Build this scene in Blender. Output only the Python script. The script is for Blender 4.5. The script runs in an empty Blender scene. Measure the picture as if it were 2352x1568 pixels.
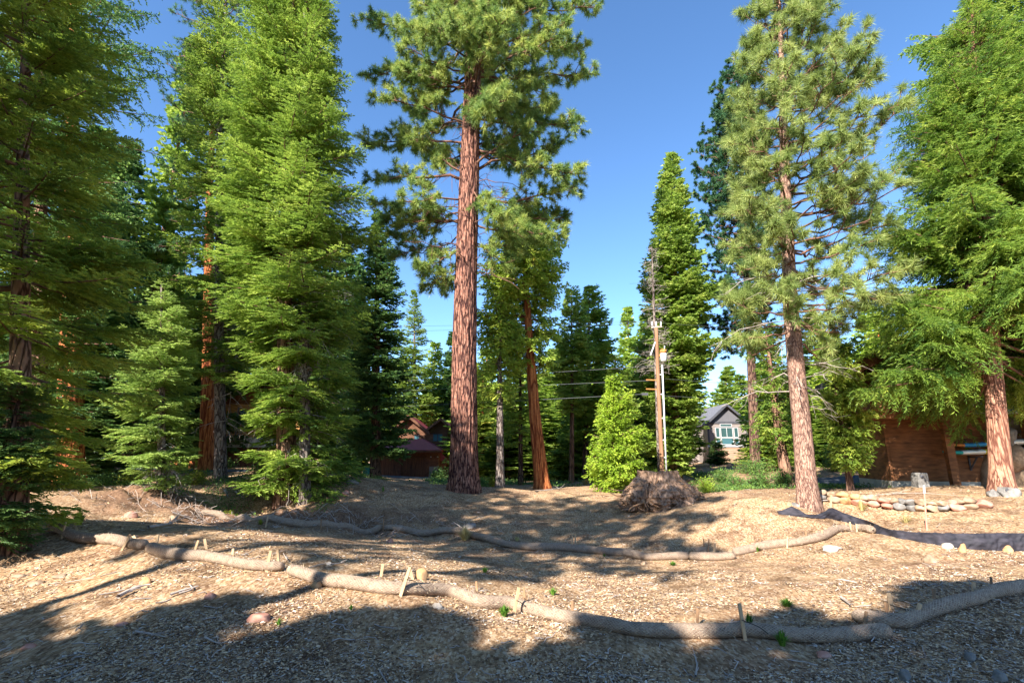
import bpy, math, random
import numpy as np
from mathutils import Vector
R = math.radians
SC = bpy.context.scene
COL = SC.collection
# ---------------------------------------------------------------- camera
CAMZ = 2.0; PITCH = R(13.0); F = 1176.0
cd = bpy.data.cameras.new('camera'); cam = bpy.data.objects.new('camera', cd); COL.objects.link(cam)
cam.location = (0, 0, CAMZ); cam.rotation_euler = (R(90) + PITCH, 0, 0)
cd.lens = 18; cd.sensor_width = 36; cd.clip_end = 2000; cd.clip_start = 0.05
SC.camera = cam
# ---------------------------------------------------------------- sun and sky
SUN = Vector((-0.45, -0.68, 0.58)).normalized()
w = bpy.data.worlds.new("World"); SC.world = w; w.use_nodes = True
nt = w.node_tree; nt.nodes.clear()
sky = nt.nodes.new('ShaderNodeTexSky'); sky.sky_type = 'NISHITA'; sky.sun_disc = False
sky.sun_elevation = math.asin(SUN.z); sky.sun_rotation = math.atan2(SUN.x, SUN.y)
sky.altitude = 1800; sky.air_density = 1.0; sky.dust_density = 0.3; sky.ozone_density = 2.5
bgn = nt.nodes.new('ShaderNodeBackground'); bgn.inputs['Strength'].default_value = 0.105
ow = nt.nodes.new('ShaderNodeOutputWorld')
hsv = nt.nodes.new('ShaderNodeHueSaturation'); hsv.inputs['Saturation'].default_value = 1.13
nt.links.new(sky.outputs[0], hsv.inputs['Color']); nt.links.new(hsv.outputs[0], bgn.inputs[0]); nt.links.new(bgn.outputs[0], ow.inputs[0])
sl = bpy.data.lights.new('sun', 'SUN'); sl.energy = 5.0; sl.angle = R(0.5); sl.color = (1.0, 0.95, 0.86)
so = bpy.data.objects.new('sun', sl); COL.objects.link(so)
so.rotation_euler = (-SUN).to_track_quat('-Z', 'Y').to_euler()
SC.view_settings.view_transform = 'Standard'; SC.view_settings.look = 'None'
SC.view_settings.exposure = 1.75; SC.view_settings.gamma = 1
SC.cycles.max_bounces = 8; SC.cycles.diffuse_bounces = 6; SC.cycles.transmission_bounces = 4

# ---------------------------------------------------------------- pixel <-> world (photo pixels, 2352 wide)
CP, SP_ = math.cos(PITCH), math.sin(PITCH)
def ray(px, py):
    a, b = (px - 1176), (784 - py)
    return np.array([a, F * CP - b * SP_, F * SP_ + b * CP])
def at(px, py, Y):
    d = ray(px, py); return np.array([0, 0, CAMZ]) + d * (Y / d[1])

# ---------------------------------------------------------------- noise
_T = np.random.RandomState(7).rand(65536)
def vnoise(x, y, seed=0):
    x = np.asarray(x, float) + 1000.3 + seed * 17.1; y = np.asarray(y, float) + 1000.7 + seed * 9.7
    xi = np.floor(x).astype(np.int64); yi = np.floor(y).astype(np.int64)
    fx = x - xi; fy = y - yi; fx = fx * fx * (3 - 2 * fx); fy = fy * fy * (3 - 2 * fy)
    h = lambda i, j: _T[(i * 7919 + j * 104729 + (i * j) % 977 * 31 + seed * 131) & 65535]
    return (h(xi, yi) * (1 - fx) + h(xi + 1, yi) * fx) * (1 - fy) + (h(xi, yi + 1) * (1 - fx) + h(xi + 1, yi + 1) * fx) * fy - 0.5

# ---------------------------------------------------------------- terrain
CT = [(1176,1568,5.3),(0,1568,5.1),(2352,1568,5.2),(2060,1468,6.4),(1400,1440,6.7),(930,1350,7.6),(620,1300,8.2),(300,1250,9.2),
 (90,1190,11),(2352,1355,7.5),(2200,1390,7.0),(600,1190,18.5),(930,1218,16.5),(1300,1255,14.5),(1680,1277,13),(1950,1210,15),
 (1065,1122,22),(1857,1158,15.5),(1530,1172,18),(1250,1122,28),(1400,1118,27),(940,1105,32),(935,1110,25),(940,1116,22),(940,1095,60),(370,1125,16.8),(450,1192,15.6),
 (250,1200,14),(507,1097,22),(475,1075,26),(690,1106,19.5),(800,1114,20),(700,1170,17.5),(2100,1172,15),(2150,1215,13),(2200,1250,11.5),(2352,1272,11),
 (2305,1122,16),(2150,1119,20),(1950,1106,28),(1960,1122,22),(1660,1058,60),(1750,1070,38),(1600,1110,30),(1671,1064,50),(1720,1078,40),(1640,1090,33),(2352,1120,20),(200,1118,19),(0,1128,18),
 (1176,1200,17.5),(1400,1180,19),(1176,1300,11.5),(1176,1380,8.6),(1700,1340,9.4),(2000,1300,10.3),(60,1340,8.2)]
_P = [at(*c) for c in CT]
_P += [np.array(p, float) for p in [(-14,0,0.4),(14,0,0.3),(0,0,0),(0,-12,0),(-25,-12,0.3),(25,-12,.3),(-30,15,1.6),(28,12,1.2),
 (-40,45,1.6),(0,72,.3),(-60,90,1.6),(60,90,2.2),(40,40,2.0),(0,110,1.6),(-24,60,.9),(25,60,2.2),(110,0,1.5),(-110,0,1.5)]]
_P = np.array(_P)
def _U(r2): return np.where(r2 > 0, r2 * np.log(r2 + 1e-9), 0)
def _solve():
    X = _P[:, :2] / 20.0; n = len(X)
    K = _U(((X[:, None] - X[None]) ** 2).sum(-1)) + np.eye(n) * 0.0012
    A = np.zeros((n + 3, n + 3)); A[:n, :n] = K; A[:n, n] = 1; A[:n, n + 1:] = X; A[n, :n] = 1; A[n + 1:, :n] = X.T
    b = np.zeros(n + 3); b[:n] = _P[:, 2]
    return np.linalg.solve(A, b), X
_W, _X = _solve()
def hbase(x, y):
    x = np.asarray(x, float); y = np.asarray(y, float); sh = x.shape
    x = np.clip(x.ravel(), -110, 110) / 20; y = np.clip(y.ravel(), -14, 110) / 20
    out = np.full(x.shape, _W[-3]) + _W[-2] * x + _W[-1] * y
    for (cx, cy), wt in zip(_X, _W[:-3]): out += wt * _U((x - cx) ** 2 + (y - cy) ** 2)
    return out.reshape(sh)
def bank(x, y): return np.exp(-((x + 8) / 5.0) ** 4) * np.exp(-((y - 16.4) / 1.7) ** 2)
def H(x, y):
    x = np.asarray(x, float); y = np.asarray(y, float)
    z = hbase(x, y)
    far = np.clip((y - 9) / 8, 0, 1)
    z = z + vnoise(x / 2.2, y / 1.6, 1) * (0.05 + 0.09 * far) + vnoise(x / .8, y / .8, 2) * 0.055 + vnoise(x / .3, y / .3, 3) * 0.03
    # rough dirt on the cut bank
    bk = bank(x, y)
    z = z + bk * (vnoise(x / .7, y / .5, 5) * .5 + vnoise(x / .25, y / .2, 6) * .2)
    return z
def h1(x, y): return float(H(np.array([x]), np.array([y]))[0])
def gnd(px, py, dz=0.0, smooth=False):
    HH = hbase if smooth else H
    d = ray(px, py); s = np.linspace(3.5, 60, 900) / d[1]
    P = np.array([0, 0, CAMZ])[None] + d[None] * s[:, None]
    g = P[:, 2] - HH(P[:, 0], P[:, 1]); i = np.argmax(g < 0)
    if g[i] >= 0: i = len(s) - 1
    a, b = s[max(i - 1, 0)], s[i]
    for _ in range(12):
        m = (a + b) / 2; q = np.array([0, 0, CAMZ]) + d * m
        if q[2] - float(HH(np.array([q[0]]), np.array([q[1]]))[0]) < 0: b = m
        else: a = m
    q = np.array([0, 0, CAMZ]) + d * b; q[2] += dz; return q

# ---------------------------------------------------------------- object helpers
def tag(o, label=None, cat=None, group=None, kind=None):
    if label: o['label'] = label
    if cat: o['category'] = cat
    if group: o['group'] = group
    if kind: o['kind'] = kind
    return o
def thing(name, loc, label, cat, group=None, rz=0.0):
    o = bpy.data.objects.new(name, None); COL.objects.link(o); o.location = loc; o.rotation_euler = (0, 0, rz)
    o.empty_display_size = .2
    return tag(o, label, cat, group)
def mesh_obj(name, V, Fc, mat, parent=None, smooth=False, attr=None):
    V = np.ascontiguousarray(V, dtype=np.float32).reshape(-1, 3)
    me = bpy.data.meshes.new(name)
    if isinstance(Fc, np.ndarray):
        k = Fc.shape[1]; n = len(Fc)
        me.vertices.add(len(V)); me.vertices.foreach_set('co', V.ravel())
        me.loops.add(n * k); me.loops.foreach_set('vertex_index', Fc.astype(np.int32).ravel())
        me.polygons.add(n); me.polygons.foreach_set('loop_start', np.arange(0, n * k, k, dtype=np.int32))
        me.polygons.foreach_set('loop_total', np.full(n, k, dtype=np.int32))
        me.update(calc_edges=True)
    else:
        me.from_pydata([tuple(v) for v in V.tolist()], [], Fc); me.update()
    if attr is not None:
        a = me.attributes.new('tint', 'FLOAT', 'POINT'); a.data.foreach_set('value', np.ascontiguousarray(attr, dtype=np.float32))
    me.polygons.foreach_set('use_smooth', [bool(smooth)] * len(me.polygons))
    me.materials.append(mat)
    o = bpy.data.objects.new(name, me); COL.objects.link(o)
    if parent: o.parent = parent
    return o
class MB:
    def __init__(s): s.v = []; s.f = []
    def add(s, V, Fc):
        n = len(s.v); s.v += [tuple(map(float, v)) for v in V]; s.f += [tuple(i + n for i in f) for f in Fc]; return s
    def box(s, x0, x1, y0, y1, z0, z1):
        return s.add([(x0,y0,z0),(x1,y0,z0),(x1,y1,z0),(x0,y1,z0),(x0,y0,z1),(x1,y0,z1),(x1,y1,z1),(x0,y1,z1)],
                     [(0,3,2,1),(4,5,6,7),(0,1,5,4),(1,2,6,5),(2,3,7,6),(3,0,4,7)])
    def prism(s, poly, y0, y1):      # polygon in xz extruded along y
        n = len(poly); V = [(x, y0, z) for x, z in poly] + [(x, y1, z) for x, z in poly]
        Fc = [tuple(range(n)), tuple(range(2 * n - 1, n - 1, -1))] + [(i, i + n, (i + 1) % n + n, (i + 1) % n) for i in range(n)]
        return s.add(V, Fc)
    def bar(s, a, b, wd, th, side=None):
        a = Vector(a); b = Vector(b); d = (b - a).normalized()
        u = Vector(side) if side else Vector((0, 0, 1)).cross(d)
        if u.length < 1e-3: u = Vector((1, 0, 0))
        u = (u - d * u.dot(d)).normalized(); v = d.cross(u)
        V = []
        for p in (a, b):
            for i, j in ((-1,-1),(1,-1),(1,1),(-1,1)): V.append(p + u * i * wd / 2 + v * j * th / 2)
        return s.add(V, [(0,3,2,1),(4,5,6,7),(0,1,5,4),(1,2,6,5),(2,3,7,6),(3,0,4,7)])
    def build(s, name, mat, parent=None, smooth=False):
        return mesh_obj(name, np.array(s.v), s.f, mat, parent, smooth)
def tube_arr(pts, rad, sides=8, caps=True):
    pts = np.asarray(pts, float); n = len(pts); rad = np.broadcast_to(np.asarray(rad, float), (n,)) if np.ndim(rad) < 2 else np.asarray(rad)
    t = np.gradient(pts, axis=0); t /= np.linalg.norm(t, axis=1)[:, None] + 1e-9
    ref = np.array([0, 0, 1.0]) if abs(t[:, 2]).mean() < .8 else np.array([0, 1.0, 0])
    u = np.cross(ref, t); u /= np.linalg.norm(u, axis=1)[:, None] + 1e-9; v = np.cross(t, u)
    a = np.arange(sides) * 2 * np.pi / sides
    rr = rad[:, None] if rad.ndim == 1 else rad
    V = pts[:, None] + (u[:, None] * np.cos(a)[None, :, None] + v[:, None] * np.sin(a)[None, :, None]) * rr[..., None]
    i = np.arange(n - 1)[:, None] * sides; j = np.arange(sides)[None]; k = (j + 1) % sides
    Fc = np.stack([i + j, i + k, i + k + sides, i + j + sides], -1).reshape(-1, 4)
    V = V.reshape(-1, 3)
    if caps:
        V = np.vstack([V, pts[:1], pts[-1:]]); c0 = n * sides; c1 = c0 + 1
        jj = np.arange(sides); kk = (jj + 1) % sides
        Fc = np.vstack([Fc, np.stack([kk, jj, np.full(sides, c0), np.full(sides, c0)], -1), np.stack([(n-1)*sides+jj, (n-1)*sides+kk, np.full(sides, c1), np.full(sides, c1)], -1)])
    return V, Fc
def quadfix(name, V, Fc, mat, parent, smooth):     # caps are degenerate quads -> make them triangles
    faces = [tuple(dict.fromkeys(f)) for f in Fc.tolist()]
    return mesh_obj(name, V, faces, mat, parent, smooth)
def tubes(name, lines, mat, parent, sides=5, smooth=True):
    VV, FF, n = [], [], 0
    for pts, rad in lines:
        V, Fc = tube_arr(pts, rad, sides, caps=False); VV.append(V); FF.append(Fc + n); n += len(V)
    return mesh_obj(name, np.vstack(VV), np.vstack(FF), mat, parent, smooth)

# ---------------------------------------------------------------- materials
def newmat(name):
    m = bpy.data.materials.new(name); m.use_nodes = True; t = m.node_tree; b = t.nodes['Principled BSDF']
    return m, t, b
def nd(t, typ, **kw):
    n = t.nodes.new(typ)
    for k, v in kw.items():
        if k.startswith('i_'):
            n.inputs[k[2:].replace('_', ' ')].default_value = v
        else: setattr(n, k, v)
    return n
def ramp(t, stops, src):
    r = t.nodes.new('ShaderNodeValToRGB'); e = r.color_ramp.elements
    e[0].position, e[0].color = stops[0][0], (*stops[0][1], 1)
    e[1].position, e[1].color = stops[1][0], (*stops[1][1], 1)
    for p, c in stops[2:]:
        x = e.new(p); x.color = (*c, 1)
    t.links.new(src, r.inputs[0]); return r.outputs[0]
def coords(t, scale=(1, 1, 1)):
    c = t.nodes.new('ShaderNodeTexCoord'); m = t.nodes.new('ShaderNodeMapping'); m.inputs['Scale'].default_value = scale
    t.links.new(c.outputs['Object'], m.inputs[0]); return m.outputs[0]
def simple(name, col, rough=.7, var=.25, scale=4.0, stretch=(1, 1, 1), metal=0.0, bump=0.0, spec=.3):
    m, t, b = newmat(name)
    n = nd(t, 'ShaderNodeTexNoise', i_Scale=scale, i_Detail=5.0); t.links.new(coords(t, stretch), n.inputs['Vector'])
    lo = tuple(c * (1 - var) for c in col); hi = tuple(min(1, c * (1 + var)) for c in col)
    t.links.new(ramp(t, [(.3, lo), (.7, hi)], n.outputs[0]), b.inputs['Base Color'])
    b.inputs['Roughness'].default_value = rough; b.inputs['Metallic'].default_value = metal; b.inputs['Specular IOR Level'].default_value = spec
    if bump:
        bp = nd(t, 'ShaderNodeBump', i_Strength=bump, i_Distance=.02); t.links.new(n.outputs[0], bp.inputs['Height']); t.links.new(bp.outputs[0], b.inputs['Normal'])
    return m
def leafmat(name, dark, mid, light, trans=.35, patch=None):
    m, t, b = newmat(name)
    a = nd(t, 'ShaderNodeAttribute', attribute_name='tint')
    n = nd(t, 'ShaderNodeTexNoise', i_Scale=1.3, i_Detail=3.0); t.links.new(coords(t), n.inputs['Vector'])
    ad = nd(t, 'ShaderNodeMath', operation='MULTIPLY_ADD'); t.links.new(a.outputs['Fac'], ad.inputs[0]); ad.inputs[1].default_value = .55
    t.links.new(n.outputs[0], ad.inputs[2])
    sb = nd(t, 'ShaderNodeMath', operation='SUBTRACT'); t.links.new(ad.outputs[0], sb.inputs[0]); sb.inputs[1].default_value = .27
    oi = nd(t, 'ShaderNodeObjectInfo')
    st = [(.22, dark), (.5, mid), (.8, light)]
    if patch: st.append((.93, patch))
    c = ramp(t, st, sb.outputs[0])
    hs = nd(t, 'ShaderNodeHueSaturation'); t.links.new(c, hs.inputs['Color'])
    mr = nd(t, 'ShaderNodeMapRange'); t.links.new(oi.outputs['Random'], mr.inputs[0]); mr.inputs[3].default_value = .82; mr.inputs[4].default_value = 1.15
    t.links.new(mr.outputs[0], hs.inputs['Value'])
    t.links.new(hs.outputs[0], b.inputs['Base Color']); b.inputs['Roughness'].default_value = .55; b.inputs['Specular IOR Level'].default_value = .35
    tr = nd(t, 'ShaderNodeBsdfTranslucent'); t.links.new(hs.outputs[0], tr.inputs[0])
    mx = nd(t, 'ShaderNodeMixShader', i_Fac=trans); t.links.new(b.outputs[0], mx.inputs[1]); t.links.new(tr.outputs[0], mx.inputs[2])
    t.links.new(mx.outputs[0], t.nodes['Material Output'].inputs[0]); return m
def barkmat(name, plate, plate2, fissure, sc=5.0, st=.22, bump=.8):
    m, t, b = newmat(name)
    co = coords(t, (1, 1, st))
    nz = nd(t, 'ShaderNodeTexNoise', i_Scale=sc * .7, i_Detail=4.0); t.links.new(co, nz.inputs['Vector'])
    mixv = nd(t, 'ShaderNodeMixRGB', i_Fac=.18); t.links.new(co, mixv.inputs[1]); t.links.new(nz.outputs['Color'], mixv.inputs[2])
    vo = nd(t, 'ShaderNodeTexVoronoi', feature='DISTANCE_TO_EDGE', i_Scale=sc); t.links.new(mixv.outputs[0], vo.inputs['Vector'])
    n2 = nd(t, 'ShaderNodeTexNoise', i_Scale=sc * 1.6, i_Detail=5.0); t.links.new(coords(t, (1, 1, .5)), n2.inputs['Vector'])
    pc = ramp(t, [(.35, plate), (.68, plate2)], n2.outputs[0])
    fm = ramp(t, [(.02, (0, 0, 0)), (.15, (1, 1, 1))], vo.outputs['Distance'])
    mx = nd(t, 'ShaderNodeMixRGB'); mx.inputs[1].default_value = (*fissure, 1); t.links.new(pc, mx.inputs[2]); t.links.new(fm, mx.inputs[0])
    t.links.new(mx.outputs[0], b.inputs['Base Color']); b.inputs['Roughness'].default_value = .9; b.inputs['Specular IOR Level'].default_value = .15
    bp = nd(t, 'ShaderNodeBump', i_Strength=bump, i_Distance=.05); t.links.new(fm, bp.inputs['Height']); t.links.new(bp.outputs[0], b.inputs['Normal'])
    return m
M = {}
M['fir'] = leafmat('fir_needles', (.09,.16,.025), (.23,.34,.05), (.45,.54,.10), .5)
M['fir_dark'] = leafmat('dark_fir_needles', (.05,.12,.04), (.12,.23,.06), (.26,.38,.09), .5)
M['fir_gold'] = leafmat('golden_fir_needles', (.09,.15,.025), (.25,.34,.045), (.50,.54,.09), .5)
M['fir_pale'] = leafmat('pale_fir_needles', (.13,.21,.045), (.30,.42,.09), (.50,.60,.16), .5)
M['pine'] = leafmat('pine_needles', (.13,.20,.05), (.30,.38,.10), (.56,.60,.20), .5)
M['pine_dark'] = leafmat('dark_pine_needles', (.02,.075,.035), (.05,.13,.05), (.12,.22,.07), .35)
M['pine_big'] = leafmat('old_pine_needles', (.07,.14,.035), (.22,.31,.07), (.52,.54,.14), .45)
M['cedar'] = leafmat('cedar_sprays', (.06,.14,.025), (.21,.33,.045), (.46,.55,.09), .5, (.50,.36,.08))
M['cedar_y'] = leafmat('yellow_cedar_sprays', (.14,.22,.03), (.33,.45,.06), (.58,.60,.11), .5, (.6,.38,.06))
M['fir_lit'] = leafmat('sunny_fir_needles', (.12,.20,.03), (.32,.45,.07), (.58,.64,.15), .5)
M['lime'] = leafmat('lime_sprays', (.13,.22,.02), (.30,.44,.035), (.54,.64,.08), .5)
M['weed'] = leafmat('weed_leaves', (.06,.15,.02), (.13,.28,.03), (.22,.4,.06), .4)
M['dry'] = leafmat('dry_grass_blades', (.35,.28,.10), (.5,.42,.18), (.65,.58,.28), .35)
M['brush'] = leafmat('brush_leaves', (.04,.09,.03), (.10,.2,.04), (.22,.34,.06), .35)
M['yshrub'] = leafmat('yellow_shrub_leaves', (.12,.16,.02), (.3,.34,.03), (.5,.5,.06), .4)
M['bark_pine'] = barkmat('red_pine_bark', (.19,.075,.05), (.36,.185,.13), (.04,.015,.015), 11, .13, .9)
M['bark_right'] = barkmat('young_pine_bark', (.25,.135,.095), (.40,.26,.19), (.09,.045,.035), 17, .22, .5)
M['bark_cedar'] = barkmat('cedar_bark', (.40,.12,.04), (.55,.21,.075), (.14,.03,.012), 9, .06, .6)
M['bark_q'] = barkmat('pinkish_cedar_bark', (.30,.14,.085), (.44,.24,.16), (.12,.045,.03), 11, .06, .6)
M['bark_dark'] = barkmat('dark_fir_bark', (.13,.07,.05), (.2,.12,.085), (.03,.015,.012), 9, .2)
M['bark_grey'] = barkmat('grey_fir_bark', (.17,.13,.11), (.28,.23,.2), (.06,.04,.035), 10, .25)
M['bark_dull'] = barkmat('brown_fir_bark', (.22,.12,.08), (.32,.18,.12), (.06,.03,.02), 9, .12)
M['limb'] = simple('limb_bark', (.15,.075,.05), .9, .4, 6)
M['deadwood'] = simple('dead_twig_wood', (.36,.30,.26), .9, .35, 6)

# ---------------------------------------------------------------- foliage generators (vectorised)
def nrm(a): return a / (np.linalg.norm(a, axis=-1, keepdims=True) + 1e-9)
def kites(P, U, N, ln, wd, fold=.25, bend=0.0):
    U = nrm(U); Wd = nrm(np.cross(U, N)); N2 = np.cross(Wd, U)
    ln = np.asarray(ln)[..., None] * np.ones((len(P), 1)); wd = np.asarray(wd)[..., None] * np.ones((len(P), 1))
    m = P + U * ln * .5 + N2 * wd * fold
    V = np.stack([P, m + Wd * wd * .5, P + U * ln - N2 * ln * bend, m - Wd * wd * .5], 1)
    return V.reshape(-1, 3)
def kite_obj(name, V, mat, parent, tint):
    n = len(V) // 4
    return mesh_obj(name, V, np.arange(n * 4).reshape(n, 4), mat, parent, False, np.repeat(tint, 4))
class Path:
    """trunk centre line, local to the tree base"""
    def __init__(s, pts): s.p = np.array(pts, float)
    def xy(s, z):
        z = np.asarray(z, float)
        return np.interp(z, s.p[:, 2], s.p[:, 0]), np.interp(z, s.p[:, 2], s.p[:, 1])
def trunk(name, path, r0, Ht, mat, parent, flare=.35, sides=20, top=.02, pw=.85, wob=.05, seed=1, lumps=True):
    z = np.concatenate([np.linspace(-.4, 1.5, 12), np.linspace(1.5, Ht, 40)[1:]])
    x, y = path.xy(z)
    r = r0 * np.clip(1 - z / Ht, 0, 1) ** pw + top + r0 * flare * np.exp(-np.clip(z, 0, None) / .35)
    a = np.arange(sides) * 2 * np.pi / sides
    rr = r[:, None] * (1 + wob * 2 * vnoise(a[None] * 2.2 + seed * 3 + z[:, None] * 0, z[:, None] * .7 + 0 * a[None], seed) + .25 * flare * np.exp(-np.clip(z, 0, None) / .3)[:, None] * np.sin(a[None] * 5 + seed))
    V, Fc = tube_arr(np.stack([x, y, z], 1), rr, sides, caps=False)
    return mesh_obj(name, V, Fc, mat, parent, True)
def fir_arrays(rng, path, zs, phis, Ls, t0, kind, sp2, sp3, ll, lw, zlo, zhi, droop=.0, fill=1.0):
    """branch -> side branchlets -> twigs; returns kites and branch polylines"""
    rel = np.clip((zs - zlo) / (zhi - zlo), 0, 1)
    if kind == 'fir':
        a = -.32 + .75 * rel ** 1.3 + rng.normal(0, .07, len(zs)) - droop; b = .22 - .1 * rel
    else:   # cedar: sweeping down then up at tips
        a = -.35 + .9 * rel + rng.normal(0, .16, len(zs)) - droop; b = .05 + .1 * rel
    bx, by = path.xy(zs)
    d = np.stack([np.cos(phis), np.sin(phis), 0 * phis], 1); sd = np.stack([-d[:, 1], d[:, 0], 0 * phis], 1)
    def spine(i, t):
        L = Ls[i]
        hz = L * (a[i] * t + b[i] * t * t)
        P = np.stack([bx[i], by[i], zs[i]], 1) + d[i] * (L * t)[:, None]; P[:, 2] += hz
        return P
    n2 = np.maximum(3, (Ls * (1 - t0) / sp2)).astype(int)
    i2 = np.repeat(np.arange(len(zs)), n2 * 2)
    k = np.concatenate([np.repeat(np.arange(n), 2) for n in n2]); side = np.tile([1., -1.], len(k) // 2)
    t2 = t0 + (1 - t0) * (k + rng.rand(len(k)) * .8) / n2[i2]
    wdt = (.42 if kind == 'fir' else .38) * Ls[i2] * (1.02 - t2) ** .8 + .10 + .06 * Ls[i2] * rng.rand(len(t2))
    wdt *= .7 + .5 * rng.rand(len(t2)); wdt = np.minimum(wdt, 1.25)
    keep = rng.rand(len(t2)) < fill; i2, t2, side, wdt = i2[keep], t2[keep], side[keep], wdt[keep]
    ang = R(52) + rng.normal(0, .12, len(t2))
    dn = (-.12 if kind == 'fir' else -.35) + rng.normal(0, .14 if kind == 'fir' else .3, len(t2))
    D2 = d[i2] * np.cos(ang)[:, None] + sd[i2] * (np.sin(ang) * side)[:, None]; D2[:, 2] += dn + (a[i2] + 2 * b[i2] * t2) * .5
    D2 = nrm(D2); S = spine(i2, t2)
    n3 = np.maximum(2, wdt / sp3).astype(int)
    i3 = np.repeat(np.arange(len(t2)), n3 * 2); k3 = np.concatenate([np.repeat(np.arange(n), 2) for n in n3]); s3 = np.tile([1., -1.], len(k3) // 2)
    s = (k3 + rng.rand(len(k3))) / n3[i3]
    P = S[i3] + D2[i3] * (s * wdt[i3])[:, None]
    P[:, 2] -= (.12 if kind == 'fir' else .35) * (s ** 2) * wdt[i3]
    hor = nrm(np.cross(D2[i3], np.array([0, 0, 1.])))
    a3 = R(42) * (1 - s * .5) + rng.normal(0, .15, len(s))
    U = D2[i3] * np.cos(a3)[:, None] + hor * (np.sin(a3) * s3)[:, None]
    jit = .22 if kind == 'fir' else .55
    U += rng.normal(0, jit * .6, U.shape); U[:, 2] += (.10 if kind == 'fir' else -.1)
    N = np.array([0, 0, 1.]) + rng.normal(0, (.46 if lw < .07 else .85), U.shape)
    if kind != 'fir': N = np.array([0, 0, .6]) + rng.normal(0, .7, U.shape)
    sz = .7 + .6 * rng.rand(len(P))
    V = kites(P, U, N, ll * sz, lw * sz, .2, .1)
    tint = .35 * rng.rand(len(zs))[i2][i3] + .3 * rng.rand(len(t2))[i3] + .35 * rng.rand(len(P))
    lines = []
    for i in range(len(zs)):
        tt = np.linspace(0, .85, 5); lines.append((spine(np.full(5, i), tt), (.008 + .011 * Ls[i]) * (1 - tt * .85)))
    return V, tint, lines
def prof_radius(prof, z, phi):
    pz, rl, rr = prof; wr = (1 + np.cos(phi)) / 2
    return np.interp(z, pz, rl) * (1 - wr) + np.interp(z, pz, rr) * wr
def mkprof(rows, Y, base, path):
    zz, L_, R_ = [], [], []
    for py, xl, xr in rows:
        a = at(xl, py, Y) - base; b = at(xr, py, Y) - base; c = path.xy(a[2])[0]
        zz.append(a[2]); L_.append(max(.1, c - a[0])); R_.append(max(.1, b[0] - c))
    o = np.argsort(zz); return np.array(zz)[o], np.array(L_)[o], np.array(R_)[o]
def pxpath(rows, Y, base, Ht):
    p = [[0, 0, -1], [0, 0, 0]]
    for px, py in rows: p.append(list(at(px, py, Y) - base))
    l, k = np.array(p[-1]), np.array(p[-2])
    if len(p) > 2 and l[2] < Ht: 
        s = (l - k) / max(l[2] - k[2], .1); p.append(list(l + s * (Ht - l[2]) * .6)); p[-1][2] = Ht
    else: p.append([l[0], l[1], Ht])
    return Path(p)
def conifer(name, label, Y, basepx, rows, mat, bark, r0, kind='fir', nb=220, sp2=.10, sp3=.055, ll=.11, lw=.045, path_rows=(), Ht=None,
            group=None, seed=1, fill=1.0, zmin=None, droop=0.0, cat='tree', t0=.12, cut=None):
    b = at(basepx[0], basepx[1], Y); b[2] = h1(b[0], b[1]) - .03
    root = thing(name, b, label, cat, group)
    ztop = max(at(x, y, Y)[2] for y, x, _ in rows) - b[2]
    Ht = Ht or ztop
    path = pxpath(path_rows, Y, b, Ht)
    prof = mkprof(rows, Y, b, path)
    rng = np.random.RandomState(seed)
    trunk('trunk', path, r0, Ht, M[bark], root, seed=seed)
    zlo = prof[0][0] if zmin is None else zmin
    z = zlo + (prof[0][-1] - zlo) * (np.sort(rng.rand(nb)) ** .9); 
    phi = rng.rand(nb) * 2 * np.pi
    if cut is not None: kp = ~cut(z, phi); z, phi = z[kp], phi[kp]; nb = len(z)
    Lb = prof_radius(prof, z, phi) * (.78 + .40 * rng.rand(nb)) * (1 + .22 * vnoise(z * 1.3, phi * 1.2, seed))
    V, tint, lines = fir_arrays(rng, path, z, phi, np.maximum(Lb, .15), t0, kind, sp2, sp3, ll, lw, zlo, prof[0][-1], droop, fill)
    kite_obj('crown', V, M[mat], root, tint)
    tubes('branches', lines, M['limb'], root, 4)
    return root, path, prof, b

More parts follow.
